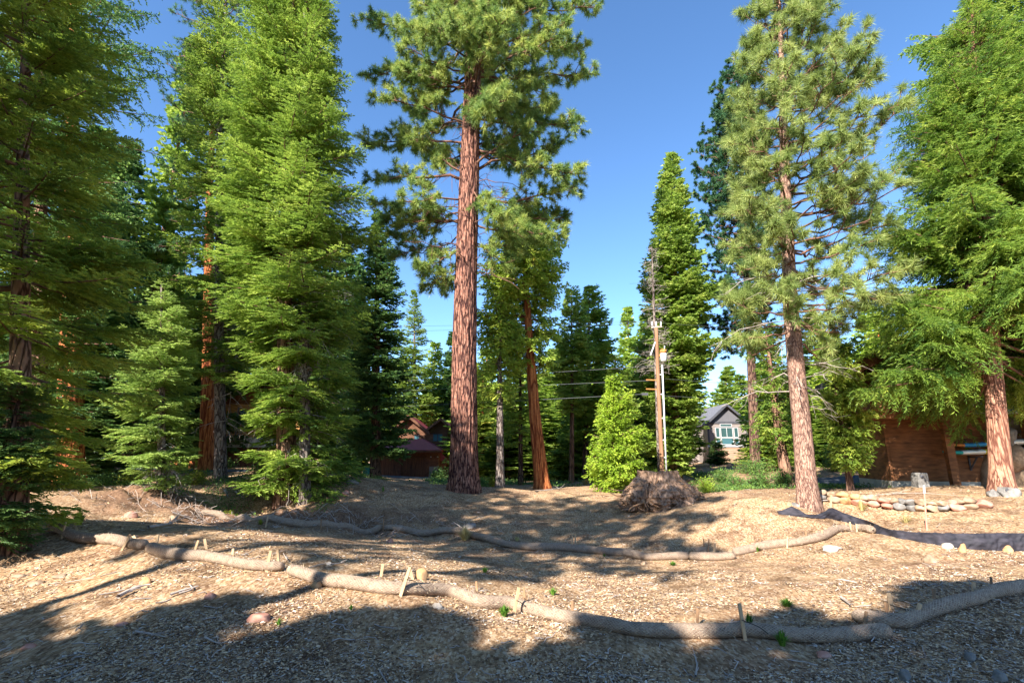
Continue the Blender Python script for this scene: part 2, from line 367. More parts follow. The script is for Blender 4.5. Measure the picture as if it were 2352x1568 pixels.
# pine: limbs, branchlets and needle tufts
def bez(a, c, b, n):
    t = np.linspace(0, 1, n)[:, None]; return a * (1 - t) ** 2 + c * 2 * t * (1 - t) + b * t * t
def pine_parts(rng, limbs, nl=.2, nper=46, nw=.012, sub=9, twigs=3, sublen=1.0, up=.25, tstart=.25, tuftdens=1.0):
    lines, tp, td = [], [], []
    for (a, b, r, rise) in limbs:
        a = np.array(a, float); b = np.array(b, float); L = np.linalg.norm(b - a)
        c = (a + b) / 2 + np.array([0, 0, rise * L]) + rng.normal(0, .05 * L, 3)
        sp = bez(a, c, b, 9); sp[1:-1] += rng.normal(0, .02 * L, (7, 3)); lines.append((sp, np.linspace(r, r * .25, 9)))
        ns = max(2, int(sub * L / 2.5))
        for k in range(ns):
            t = tstart + (1 - tstart) * (k + rng.rand()) / ns; f = t * 8; i = min(int(f), 7); p = sp[i] + (sp[i + 1] - sp[i]) * (f - i)
            tn = nrm(sp[i + 1] - sp[i]); q = nrm(rng.normal(0, 1, 3)); q = nrm(q - tn * q.dot(tn)); q[2] *= .7
            d = nrm(tn * (.35 + .5 * rng.rand()) + q * .8 + np.array([0, 0, up]))
            sl = sublen * (.35 + .5 * rng.rand()) * (1.15 - .55 * t) * min(1, L / 2.0 + .3)
            e = p + d * sl + np.array([0, 0, .12 * sl]); m = (p + e) / 2 + rng.normal(0, .06 * sl, 3) - np.array([0, 0, .08 * sl])
            ss = bez(p, m, e, 5); lines.append((ss, np.linspace(r * .25 + .004, .006, 5)))
            tp.append(e); td.append(d)
            for j in range(twigs):
                u = .35 + .6 * rng.rand(); g = ss[0] * (1 - u) + ss[-1] * u; q = nrm(rng.normal(0, 1, 3))
                d2 = nrm(d * .6 + q * .7 + np.array([0, 0, up])); tl = sl * (.2 + .35 * rng.rand()) + .08; e2 = g + d2 * tl
                lines.append((np.array([g, (g + e2) / 2 + rng.normal(0, .015, 3), e2]), np.array([.007, .006, .004])))
                if rng.rand() < tuftdens: tp.append(e2); td.append(d2)
        tp.append(b); td.append(nrm(b - c))
    tp = np.array(tp); td = np.array(td)
    n = len(tp); i = np.repeat(np.arange(n), nper)
    D = nrm(rng.normal(0, 1, (len(i), 3))) * .85 + td[i] * .55 ; D[:, 2] += .05; D = nrm(D)
    P = tp[i] - td[i] * (rng.rand(len(i)) * nl * .8)[:, None]
    ln = nl * (.75 + .4 * rng.rand(len(i))) * (.8 + .4 * rng.rand(n))[i]
    q = nrm(np.cross(D, rng.normal(0, 1, D.shape)))
    tipd = P + D * ln[:, None]; tipd[:, 2] -= ln * .12
    V = np.stack([P + q * nw / 2, P - q * nw / 2, tipd], 1).reshape(-1, 3)
    tint = .5 * rng.rand(n)[i] + .5 * rng.rand(len(i))
    return lines, V, tint
def pine_objs(root, lines, V, tint, mat, limbmat='limb'):
    n = len(V) // 3
    mesh_obj('crown', V, np.arange(n * 3).reshape(n, 3), M[mat], root, False, np.repeat(tint, 3))
    tubes('branches', lines, M[limbmat], root, 4)

def copytree(src, loc, label, scale=1, rz=0, group=None, zs=1.0):
    r = src.copy(); COL.objects.link(r); r.location = loc; r.rotation_euler = (0, 0, rz); r.scale = (scale, scale, scale * zs)
    r['label'] = label
    if group: r['group'] = group
    for ch in list(src.children):
        c = ch.copy(); COL.objects.link(c); c.parent = r
        for g in list(ch.children):
            d = g.copy(); COL.objects.link(d); d.parent = c
    return r

# ================================================================= GROUND
def build_ground():
    xs = np.unique(np.concatenate([np.linspace(-160, -20, 40), np.linspace(-20, 20, 430), np.linspace(20, 160, 40)]))
    ys = np.unique(np.concatenate([np.linspace(-60, 3, 30), np.linspace(3, 12, 160), np.linspace(12, 26, 200), np.linspace(26, 60, 90), np.linspace(60, 260, 40)]))
    X, Yg = np.meshgrid(xs, ys); Z = H(X, Yg)
    Z = np.where(np.abs(X) > 60, np.clip(Z, -.5, 3), Z)
    nx = len(xs); i = (np.arange(len(ys) - 1)[:, None] * nx + np.arange(nx - 1)[None]).ravel()
    Fc = np.stack([i, i + 1, i + 1 + nx, i + nx], 1)
    m, t, b = newmat('wood_chip_soil')
    g = nd(t, 'ShaderNodeNewGeometry'); P = g.outputs['Position']
    def N(scale, det=6., rough=.6):
        n = nd(t, 'ShaderNodeTexNoise', i_Scale=scale, i_Detail=det, i_Roughness=rough); t.links.new(P, n.inputs['Vector']); return n.outputs[0]
    big = N(.55, 4.); fine = N(26., 6., .75)
    base = ramp(t, [(.32, (.08,.045,.03)), (.45, (.29,.17,.085)), (.56, (.50,.32,.165)), (.72, (.70,.50,.30))], fine)
    soil = ramp(t, [(.3, (.15,.07,.04)), (.7, (.34,.16,.09))], N(9., 6., .7))
    mx = nd(t, 'ShaderNodeMixRGB'); t.links.new(ramp(t, [(.50, (0,0,0)), (.66, (.75,.75,.75))], big), mx.inputs[0]); t.links.new(base, mx.inputs[1]); t.links.new(soil, mx.inputs[2])
    vo = nd(t, 'ShaderNodeTexVoronoi', i_Scale=38.); mp = nd(t, 'ShaderNodeMapping'); mp.inputs['Scale'].default_value = (1, .45, 1); t.links.new(P, mp.inputs[0]); t.links.new(mp.outputs[0], vo.inputs['Vector'])
    sep = nd(t, 'ShaderNodeSeparateColor'); t.links.new(vo.outputs['Color'], sep.inputs[0])
    ch = ramp(t, [(.0, (.045,.025,.02)), (.3, (.26,.15,.085)), (.7, (.48,.33,.20)), (1., (.72,.58,.43))], sep.outputs[0])
    m2 = nd(t, 'ShaderNodeMixRGB', i_Fac=.5); t.links.new(mx.outputs[0], m2.inputs[1]); t.links.new(ch, m2.inputs[2])
    t.links.new(m2.outputs[0], b.inputs['Base Color']); b.inputs['Roughness'].default_value = .95; b.inputs['Specular IOR Level'].default_value = .1
    bp = nd(t, 'ShaderNodeBump', i_Strength=.9, i_Distance=.03); t.links.new(fine, bp.inputs['Height'])
    b2 = nd(t, 'ShaderNodeBump', i_Strength=.6, i_Distance=.012); t.links.new(sep.outputs[1], b2.inputs['Height']); t.links.new(bp.outputs[0], b2.inputs['Normal'])
    t.links.new(b2.outputs[0], b.inputs['Normal'])
    at_ = nd(t, 'ShaderNodeAttribute', attribute_name='tint')
    red = ramp(t, [(.3, (.06,.035,.025)), (.5, (.16,.09,.055)), (.7, (.31,.19,.12))], N(14., 6., .7)); m3 = nd(t, 'ShaderNodeMixRGB'); t.links.new(at_.outputs['Fac'], m3.inputs[0]); dk = nd(t, 'ShaderNodeMixRGB', blend_type='MULTIPLY', i_Fac=1.0); t.links.new(m2.outputs[0], dk.inputs[1]); t.links.new(ramp(t, [(.36, (.50,.47,.46)), (.52, (1, 1, 1)), (.7, (1.12,1.08,1.0))], N(1.7, 5., .65)), dk.inputs[2]); t.links.new(dk.outputs[0], m3.inputs[1]); t.links.new(red, m3.inputs[2]); t.links.new(m3.outputs[0], b.inputs['Base Color'])
    soil_w = np.clip(bank(X, Yg) * 1.3 + (vnoise(X / 1.5, Yg / 1.2, 21)) * .9 * np.clip((Yg - 10) / 6, 0, 1) + vnoise(X / .4, Yg / .4, 22) * .3, 0, 1)
    o = mesh_obj('ground', np.stack([X.ravel(), Yg.ravel(), Z.ravel()], 1), Fc, m, None, True, soil_w.ravel()); tag(o, kind='structure')
build_ground()

def build_chips():
    rng = np.random.RandomState(3)
    n = 420000
    Y = 1 / (1 / 4.0 - rng.rand(n) * (1 / 4.0 - 1 / 24.0)); X = (rng.rand(n) - .5) * 2.25 * (Y + 1.0)
    dens = vnoise(X / 1.1, Y / 1.1, 11); k = dens * 1.8 + .42 > rng.rand(n) * .8; X, Y = X[k], Y[k]; n = len(X)
    Z = H(X, Y) + .004
    ang = rng.rand(n) * np.pi * 2; U = np.stack([np.cos(ang), np.sin(ang), rng.normal(0, .22, n)], 1)
    N = np.array([0, 0, 1.]) + rng.normal(0, .33, (n, 3))
    gs = 1 + np.clip((Y - 8) / 14, 0, 1) * .6
    ln = (.013 + .034 * rng.rand(n) ** 2.4) * gs; wd = ln * (.22 + .35 * rng.rand(n)); long = rng.rand(n) < .12; ln[long] *= 1.9; wd[long] *= .35
    P = np.stack([X, Y, Z], 1) - U * ln[:, None] * .5; P[:, 2] += .006
    U = nrm(U); W = nrm(np.cross(U, N)) * wd[:, None] * .5; E = P + U * ln[:, None]
    V = np.stack([P - W, E - W * .7, E + W * .8, P + W], 1).reshape(-1, 3)
    m, t, b = newmat('bark_chips')
    a = nd(t, 'ShaderNodeAttribute', attribute_name='tint')
    c = ramp(t, [(0., (.04,.025,.02)), (.22, (.19,.105,.06)), (.36, (.28,.23,.19)), (.46, (.46,.29,.155)), (.82, (.64,.45,.27)), (.9, (.44,.40,.36)), (1., (.66,.55,.43))], a.outputs['Fac'])
    t.links.new(c, b.inputs['Base Color']); b.inputs['Roughness'].default_value = .85; b.inputs['Specular IOR Level'].default_value = .25
    o = mesh_obj('wood_chips', V, np.arange(n * 4).reshape(n, 4), m, None, False, np.repeat(rng.rand(n), 4))
    tag(o, 'tan and grey wood chip mulch strewn over the bare lot', 'wood chips', kind='stuff')
build_chips()
# ================================================================= TREES OF THE FOREGROUND AND MIDDLE
# far left golden fir, close to the camera
conifer('fir_tree', 'large golden-green fir with ridged trunk filling the left edge', 9.2, (45, 1180),
    [(1215,-120,60),(1120,-190,165),(980,-250,235),(850,-250,285),(700,-250,290),(560,-230,280),(430,-200,270),(250,-170,235),(0,-120,200),(-200,-60,140)],
    'fir_gold', 'bark_dull', .17, nb=220, sp2=.08, sp3=.038, ll=.10, lw=.030, path_rows=[(45,900),(48,600),(60,0)], Ht=13, seed=11, zmin=.3, t0=.18, droop=.06)
# low fir at its feet
conifer('fir_tree', 'low shaded fir with drooping boughs reaching the left end of the straw roll', 8.8, (-30, 1255),
    [(1240,-90,60),(1150,-140,95),(1050,-130,105),(960,-80,60),(890,-40,-10)], 'fir_dark', 'bark_dark', .06, nb=120, sp2=.06, sp3=.026, ll=.075, lw=.019, seed=12, droop=.12)
# tall cedar with drooping strings
conifer('cedar_tree', 'tall cedar with bare reddish upper trunk behind the golden fir on the left', 19, (165, 1095),
    [(1000,60,300),(850,70,330),(600,80,360),(400,80,380),(200,110,350),(0,80,380),(-160,100,330)], 'fir_dark', 'bark_cedar', .42, kind='cedar', nb=105, sp2=.16, sp3=.08, ll=.16, lw=.06,
    path_rows=[(165,700),(167,0)], Ht=25, seed=13, zmin=3, t0=.3, fill=.8)
conifer('fir_tree', 'tall dark fir with slim trunk just right of the golden fir trunk', 16, (92, 1110),
    [(1080,0,190),(900,0,230),(700,10,260),(450,20,250),(200,40,230),(-100,60,180)], 'fir_dark', 'bark_dull', .24, nb=210, sp2=.13, sp3=.07, ll=.14, lw=.06, path_rows=[(92,600),(100,0)], Ht=22, seed=14, t0=.15)
conifer('fir_tree', 'young pale green fir with thin grey stem standing on the dirt bank', 16.6, (372, 1122),
    [(1095,305,415),(1040,282,438),(975,270,446),(900,272,446),(820,285,450),(740,318,420),(690,345,395),(652,368,374)], 'fir_pale', 'bark_grey', .11, nb=160, sp2=.075, sp3=.036, ll=.10, lw=.030,
    path_rows=[(372,900),(371,655)], seed=15, t0=.08, zmin=.35)
conifer('fir_tree', 'tall fir with slender grey-brown trunk in front of the stone-based cabin', 22, (507, 1097),
    [(960,440,600),(900,400,610),(700,380,620),(500,395,600),(300,410,590),(150,425,570),(50,450,545),(-60,490,520)], 'fir', 'bark_grey', .215, nb=250, sp2=.14, sp3=.075, ll=.15, lw=.06,
    path_rows=[(503,700),(503,300)], Ht=26, seed=16, zmin=4.4, t0=.12)
# orange pine trunk left
def straight_pine(label, Y, base, rows, prows, r0, Ht, mat, bark, seed, n=60, nper=26, name='pine_tree', sub=8, nw=.02, tend=.98):
    b = at(base[0], base[1], Y); b[2] = h1(b[0], b[1]) - .03
    root = thing(name, b, label, 'tree')
    path = pxpath(prows, Y, b, Ht); prof = mkprof(rows, Y, b, path); rng = np.random.RandomState(seed)
    trunk('trunk', path, r0, Ht, M[bark], root, seed=seed, flare=.25)
    limbs = []
    for k in range(n):
        z = prof[0][0] + (prof[0][-1] - prof[0][0]) * (k + rng.rand()) / n; z = min(z, Ht * tend); ph = rng.rand() * 6.283
        L = prof_radius(prof, z, ph) * (.6 + .45 * rng.rand()); x, y = path.xy(z)
        rel = (z - prof[0][0]) / (prof[0][-1] - prof[0][0] + .01)
        a = np.array([x, y, z]); e = a + L * np.array([math.cos(ph), math.sin(ph), -.15 + .75 * rel + rng.normal(0, .1)])
        limbs.append((a, e, .012 + .014 * L, -.10))
    li, V, ti = pine_parts(rng, limbs, .2, nper, nw, sub, 3, 1.0)
    pine_objs(root, li, V, ti, mat); return root, path, prof, b, rng
straight_pine('pine with orange-red lower trunk beside the stone-based cabin', 25, (474, 1076), [(640,350,600),(400,360,610),(200,380,600),(0,400,580),(-100,430,550)],
    [(478,860),(482,400)], .31, 27, 'pine_dark', 'bark_cedar', 17, 50, 26)
conifer('fir_tree', 'big bright green fir with boughs down to the ground left of centre', 19, (662, 1106),
    [(1095,560,800),(1020,585,825),(930,575,832),(820,540,835),(700,512,838),(560,515,842),(430,525,832),(320,540,808),(230,535,780),(120,560,768),(0,585,755),(-150,600,720),(-260,640,690)],
    'fir', 'bark_dull', .33, nb=600, sp2=.12, sp3=.05, ll=.125, lw=.042, path_rows=[(655,700),(660,300),(675,0)], Ht=25, seed=18, t0=.10, zmin=.2, droop=.04)
conifer('fir_tree', 'slim fir with pale grey trunk growing against the right side of the big bright fir', 18.4, (705, 1106),
    [(1000,640,800),(800,625,830),(600,610,845),(420,620,835),(250,640,805),(100,660,770),(-120,680,730)],
    'fir', 'bark_grey', .17, nb=190, sp2=.14, sp3=.07, ll=.13, lw=.052, path_rows=[(700,700),(697,300),(700,0)], Ht=23, seed=19, t0=.2, zmin=1.5)
conifer('fir_tree', 'dark blue-green fir with pointed top between the big bright fir and the giant pine', 30, (862, 1100),
    [(1060,790,945),(980,790,950),(880,800,940),(780,808,930),(680,820,922),(600,838,905),(540,850,890),(488,862,872)], 'fir_dark', 'bark_dark', .28, nb=360, sp2=.16, sp3=.09, ll=.19, lw=.10,
    path_rows=[(866,700),(868,488)], seed=20, t0=.08, zmin=1.6)
conifer('fir_tree', 'narrow pale-topped fir seen over the garage roof left of the giant pine', 72, (955, 1090),
    [(1000,890,1015),(880,905,1000),(800,915,990),(740,930,972),(700,940,962),(664,949,952)], 'fir', 'bark_grey', .3, nb=210, sp2=.28, sp3=.14, ll=.30, lw=.13, path_rows=[(951,700)], seed=21, t0=.06)
def dead_twigs(root, path, n, z0, z1, L0, seed):
    rng = np.random.RandomState(seed); lines = []
    for k in range(n):
        z = z0 + (z1 - z0) * rng.rand(); ph = rng.rand() * 6.283; Ld = L0 * (.4 + .6 * rng.rand()); x, y = path.xy(z); a = np.array([x, y, z]); e = a + Ld * np.array([math.cos(ph), math.sin(ph), -.45 + rng.normal(0, .2)])
        sp = bez(a, (a + e) / 2 + np.array([0, 0, .1 * Ld]), e, 6); lines.append((sp, np.linspace(.014, .004, 6)))
        for j in range(5): q = sp[rng.randint(2, 6)]; lines.append((np.array([q, q + rng.normal(0, .1, 3) - np.array([0, 0, .1]), q + rng.normal(0, .16, 3) - np.array([0, 0, .3])]), np.array([.006, .005, .003])))
    tubes('dead_branch', lines, M['deadwood'], root, 4)
for nm, n, z0, z1, L0 in (('big bright green fir', 60, .8, 9, 1.6), ('slim fir with pale grey trunk', 50, 1, 12, 1.3), ('young pale green fir', 14, .3, 1.6, .8), ('tall fir with slender grey', 40, 1.5, 10, 1.2)):
    rt = [q for q in bpy.data.objects if str(q.get('label', '')).startswith(nm)][0]; dead_twigs(rt, Path([[0, 0, -1], [0, 0, 30]]), n, z0, z1, L0, n)
# J: leaning red cedar
conifer('cedar_tree', 'leaning cedar with bright red-orange trunk and yellow-green foliage right of the giant pine', 27, (1246, 1121),
    [(860,1190,1260),(800,1125,1280),(740,1098,1290),(650,1105,1295),(570,1120,1285),(510,1150,1262),(478,1185,1225)], 'cedar_y', 'bark_cedar', .36, kind='cedar', nb=270, sp2=.17, sp3=.09, ll=.20, lw=.085,
    path_rows=[(1228,950),(1214,760),(1206,600)], seed=22, t0=.2, zmin=6.4, fill=.75)
conifer('cedar_tree', 'yellow-green cedar with pale bare trunk between the giant pine and the red cedar', 26, (1149, 1105),
    [(960,1100,1170),(880,1085,1190),(800,1088,1200),(700,1100,1195),(640,1120,1170)], 'cedar_y', 'bark_grey', .2, kind='cedar', nb=130, sp2=.2, sp3=.10, ll=.19, lw=.075, path_rows=[(1147,700)], seed=23, t0=.12, zmin=4)
conifer('fir_tree', 'slender dark-trunked fir close behind the left side of the red cedar', 33, (1196, 1112),
    [(1040,1140,1240),(950,1130,1250),(860,1150,1235),(760,1175,1215)], 'fir', 'bark_dark', .14, nb=110, sp2=.2, sp3=.1, ll=.2, lw=.08, seed=24, zmin=2.4)
conifer('fir_tree', 'slim fir with bare brown lower trunk right of the red cedar', 34, (1313, 1112),
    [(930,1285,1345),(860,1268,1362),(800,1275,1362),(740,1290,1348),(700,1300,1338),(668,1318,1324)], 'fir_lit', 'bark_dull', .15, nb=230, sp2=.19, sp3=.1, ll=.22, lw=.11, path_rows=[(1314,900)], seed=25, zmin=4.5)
conifer('fir_tree', 'taller pointed fir with dark stem left of the lime green young cedar', 37, (1342, 1110),
    [(1000,1300,1400),(900,1300,1412),(820,1310,1412),(750,1328,1400),(700,1345,1386),(662,1360,1366)], 'fir', 'bark_dark', .17, nb=280, sp2=.19, sp3=.1, ll=.24, lw=.12, path_rows=[(1352,800)], seed=26, zmin=3)
conifer('cedar_tree', 'bushy lime green young cedar on the lot edge left of the stump', 24, (1415, 1110),
    [(1104,1372,1458),(1070,1346,1476),(1020,1352,1482),(975,1376,1462),(935,1380,1452),(900,1400,1428),(870,1412,1422)], 'lime', 'bark_dull', .1, kind='cedar', nb=330, sp2=.13, sp3=.065, ll=.125, lw=.06, seed=27, t0=.05, zmin=.1, droop=-.15, fill=.8)
conifer('fir_tree', 'green fir with rounded tip rising directly behind the lime green young cedar', 29, (1425, 1104),
    [(1060,1370,1480),(980,1372,1478),(920,1384,1465),(870,1396,1446),(818,1412,1420)], 'fir', 'bark_dark', .12, nb=150, sp2=.17, sp3=.09, ll=.17, lw=.07, seed=28, t0=.08)
conifer('fir_tree', 'tall dense yellow-green fir with pointed crown right behind the utility pole', 31, (1552, 1095),
    [(1080,1475,1590),(1000,1465,1592),(900,1465,1612),(800,1470,1645),(700,1478,1635),(620,1486,1615),(560,1495,1600),(480,1505,1585),(420,1518,1568),(380,1532,1558),(358,1540,1548)],
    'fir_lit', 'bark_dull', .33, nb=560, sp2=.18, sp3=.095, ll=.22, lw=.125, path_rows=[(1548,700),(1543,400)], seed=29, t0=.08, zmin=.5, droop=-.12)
# O: dark tall pine behind the right pine
straight_pine('tall dark pine with deep purple-brown trunk right of the gray house gable', 33, (1734, 1062), [(800,1625,1770),(700,1600,1770),(560,1592,1765),(450,1596,1760),(330,1612,1750),(240,1640,1735),(150,1672,1712)],
    [(1724,800),(1704,400)], .30, 31, 'pine_dark', 'bark_dark', 30, 260, 46, nw=.045)
# P: the young pine on the right with exploding tufts
def right_pine():
    Y = 15.5; b = at(1857, 1158, Y); b[2] = h1(b[0], b[1]) - .05
    root = thing('pine_tree', b, 'sunlit pine with big round needle tufts and bare lower limbs behind the black silt fence', 'tree')
    path = pxpath([(1843,1000),(1815,700),(1803,400),(1797,200),(1790,0)], Y, b, 18.6)
    prof = mkprof([(960,1700,1960),(900,1690,1990),(800,1680,2000),(700,1668,2010),(600,1664,2020),(500,1672,2045),(400,1682,2052),(300,1690,2045),(200,1698,2010),(120,1705,1960),(60,1712,1900),(0,1720,1870),(-50,1760,1820)], Y, b, path)
    rng = np.random.RandomState(31)
    trunk('trunk', path, .265, 18.6, M['bark_right'], root, flare=.28, seed=4, pw=.8, sides=28)
    limbs = []; n = 150
    zs = np.linspace(4.9, 18.3, n)
    for k in range(n):
        z = zs[k] + rng.normal(0, .1); ph = k * 2.4 + rng.normal(0, .3); rel = (z - 4.6) / 13.7
        L = prof_radius(prof, z + .8, ph) * (.72 + .3 * rng.rand()); x, y = path.xy(z); a = np.array([x, y, z])
        if rel < .2 and rng.rand() < .25: continue
        el = -.12 + .85 * rel + rng.normal(0, .12)
        limbs.append((a, a + L * np.array([math.cos(ph), math.sin(ph), el]), .012 + .013 * L, -.12))
    li, V, ti = pine_parts(rng, limbs, .265, 60, .021, 9, 2, 1.0, up=.3, tstart=.3)
    pine_objs(root, li, V, ti, 'pine')
    dead = []
    for k in range(34):
        z = 2.9 + 4.6 * rng.rand(); ph = rng.choice([0, math.pi], p=[.6, .4]) + rng.normal(0, .8); L = 1.2 + 1.7 * rng.rand(); x, y = path.xy(z)
        a = np.array([x, y, z]); e = a + L * np.array([math.cos(ph), math.sin(ph), -.25 + rng.normal(0, .15)])
        c = (a + e) / 2 + np.array([0, 0, .18 * L]); sp = bez(a, c, e, 9); sp[1:] += rng.normal(0, .03, (8, 3)); dead.append((sp, np.linspace(.018, .004, 9)))
        for j in range(7):
            i = rng.randint(2, 8); d = nrm((sp[i] - sp[i-1]) * 2 + rng.normal(0, .25, 3) + np.array([0, 0, -.08])) * (.25 + .5 * rng.rand())
            m = sp[i] + d * .5 + rng.normal(0, .05, 3); dead.append((np.array([sp[i], m, sp[i] + d + rng.normal(0, .05, 3)]), np.array([.007, .005, .003])))
    tubes('dead_branch', dead, M['deadwood'], root, 4)
right_pine()
# I: the giant pine
def giant_pine():
    Y = 22; b = at(1066, 1116, Y); b[2] = h1(b[0], b[1]) - .05
    root = thing('pine_tree', b, 'giant old pine with thick red plated trunk standing in the centre of the photo', 'tree')
    Ht = 29
    path = pxpath([(1066,1000),(1067,800),(1071,600),(1078,400),(1085,200),(1090,0)], Y, b, Ht)
    rng = np.random.RandomState(41)
    # trunk: dense mesh with furrowed plates
    z = np.linspace(-.4, Ht, 420); S = 110; x, y = path.xy(z)
    r = np.interp(z, [-.5, 0, .6, 1.8, 8, 14, 20, 24, 29], [.80, .74, .62, .56, .50, .455, .39, .28, .03])
    a = np.arange(S) * 2 * np.pi / S; A, Z = np.meshgrid(a, z)
    wob = vnoise(np.cos(A) * 2 + 5, Z * .35 + np.sin(A) * 2, 3) * .05
    warp = vnoise(np.cos(A) * 3 + 9, Z * 1.1 + np.sin(A) * 3, 8) * 1.3
    rid = np.abs(np.mod(A * 17 / (2 * np.pi) * 1.0 + warp + vnoise(np.cos(A) * 6, Z * .5 + 3 * np.sin(A), 9) * 1.2, 1) - .5) * 2
    rid = np.clip((rid - .18) * 3, 0, 1); brk = np.clip(np.abs(vnoise(np.cos(A) * 5, Z * 2.2 + 5 * np.sin(A), 12)) * 14, 0, 1)
    rr = r[:, None] * (1 + wob) + (rid * (.6 + .4 * brk) - .6) * .05
    V, Fc = tube_arr(np.stack([x, y, z], 1), rr, S, caps=False)
    mesh_obj('trunk', V, Fc, M['bark_pine'], root, True)
    L = lambda px, py, dY=0.: at(px, py, Y + dY) - b
    limbs = []
    def ex(o, e, dY, r, rise): 
        p0 = L(*o); q = path.xy(p0[2]); limbs.append((np.array([q[0], q[1], p0[2]]), L(e[0], e[1], dY), r, rise))
    for o, e, dY, r, rise in [((1050,412),(858,415),-.5,.10,.10),((1052,512),(950,505),.5,.07,.0),((1056,400),(925,300),1.5,.07,.05),((1050,470),(905,545),1.6,.06,-.08),
        ((1062,330),(840,330),1,.07,.06),((1070,290),(870,230),-1,.07,.02),((1066,200),(850,170),1.5,.08,.05),((1075,215),(920,160),-1.8,.07,.0),((1080,100),(830,40),1,.08,.0),
        ((1050,560),(960,620),-.8,.06,-.02),((1050,540),(900,585),.6,.05,-.05),((1050,600),(985,655),-.3,.04,-.05),((1054,500),(890,500),0,.06,-.04),((1100,520),(1290,540),-.5,.06,-.06),((1108,270),(1330,290),-.5,.08,.0),((1104,330),(1330,400),-1.5,.07,-.04),((1050,590),(1010,640),.8,.04,.0),((1056,450),(880,470),-2,.055,-.08),
        ((1098,385),(1230,300),-1.5,.09,.1),((1100,470),(1325,430),.5,.09,-.05),((1105,475),(1300,500),1.5,.07,-.05),((1100,400),(1290,330),1.8,.08,.05),
        ((1100,550),(1170,610),.4,.05,-.08),((1100,560),(1200,560),2,.05,-.05),((1108,300),(1280,240),1,.08,.0),((1105,240),(1180,220),-3,.08,-.05),((1105,210),(1250,200),-2,.08,-.05),
        ((1100,230),(1130,240),-4,.07,-.1),((1110,180),(1360,170),1,.09,-.03),((1110,120),(1340,110),2,.09,.0),((1110,120),(1300,60),-1.5,.09,.0),((1110,40),(1370,20),.5,.09,.0),
        ((1100,60),(1150,60),-4.5,.08,-.05),((1090,60),(980,70),-3.5,.08,-.05),((1095,20),(1040,60),-4.5,.07,-.08),((1105,350),(1240,380),3,.07,.0),((1100,430),(1160,500),-2,.05,-.08),((1106,330),(1150,330),3.5,.07,0),((1060,350),(1000,360),3.5,.07,0)]:
        ex(o, e, dY, r, rise)
    for k in range(52):
        zz = 18.5 + (Ht - 19.0) * (k + rng.rand()) / 52; ph = k * 2.4 + rng.normal(0, .4); rel = (zz - 18) / (Ht - 18)
        Lr = (5.6 * (1 - rel) ** .55 + .4) * (.65 + .4 * rng.rand()) * (1.0 if math.cos(ph) > -.2 else .85); q = path.xy(zz); a0 = np.array([q[0], q[1], zz])
        limbs.append((a0, a0 + Lr * np.array([math.cos(ph), math.sin(ph), -.1 + .7 * rel]), .03 + .012 * Lr, -.05))
    li, V, ti = pine_parts(rng, limbs, .28, 54, .026, 15, 3, 1.25, up=.05, tstart=.26)
    pine_objs(root, li, V, ti, 'pine_big')
    dead = []
    for k in range(34):
        s = rng.choice([-1, 1]); zz = 9.5 + 9 * rng.rand(); q = path.xy(zz); Ld = .8 + 2.6 * rng.rand(); ph = (0 if s > 0 else math.pi) + rng.normal(0, .6)
        a0 = np.array([q[0], q[1], zz]); e = a0 + Ld * np.array([math.cos(ph), math.sin(ph), -.25 + rng.normal(0, .2)]); sp = bez(a0, (a0 + e) / 2 + np.array([0, 0, .15 * Ld]), e, 8); sp[1:] += rng.normal(0, .05, (7, 3))
        dead.append((sp, np.linspace(.03, .007, 8)))
        for j in range(5):
            i = rng.randint(2, 7); d = rng.normal(0, .35, 3) + (sp[i] - sp[i - 1]); dead.append((np.array([sp[i], sp[i] + d * .6 + rng.normal(0, .05, 3), sp[i] + d]), np.array([.012, .009, .006])))
    tubes('dead_branch', dead, M['limb'], root, 4)
giant_pine()
# Q: bright cedar at the right in front of the brown house
conifer('cedar_tree', 'large bright green cedar with red-brown trunk in front of the brown timber house', 15.6, (2302, 1124),
    [(985,2085,2400),(960,2023,2500),(930,2019,2540),(850,2010,2560),(780,2019,2560),(700,2036,2540),(620,2058,2520),(520,2076,2480),(400,2107,2430),(300,2120,2390),(200,2155,2350),(100,2186,2310),(30,2212,2260),(-30,2233,2238)],
    'cedar', 'bark_q', .26, kind='cedar', nb=640, sp2=.10, sp3=.045, ll=.15, lw=.028, path_rows=[(2285,900),(2262,600),(2245,300),(2232,0)], seed=51, t0=.22, zmin=2.6, fill=.75, droop=-.10, cut=lambda z, p: ((z < 5.2) & (p > 3.75) & (p < 6.0)) | (z < 3.7))
conifer('cedar_tree', 'second bright cedar at the right edge of the photo beside the boulders', 19, (2440, 1110),
    [(1000,2320,2600),(800,2290,2620),(600,2280,2600),(400,2290,2560),(200,2310,2500),(60,2330,2440)], 'cedar', 'bark_q', .35, kind='cedar', nb=330, sp2=.16, sp3=.08, ll=.17, lw=.065, seed=52, t0=.15, zmin=2)

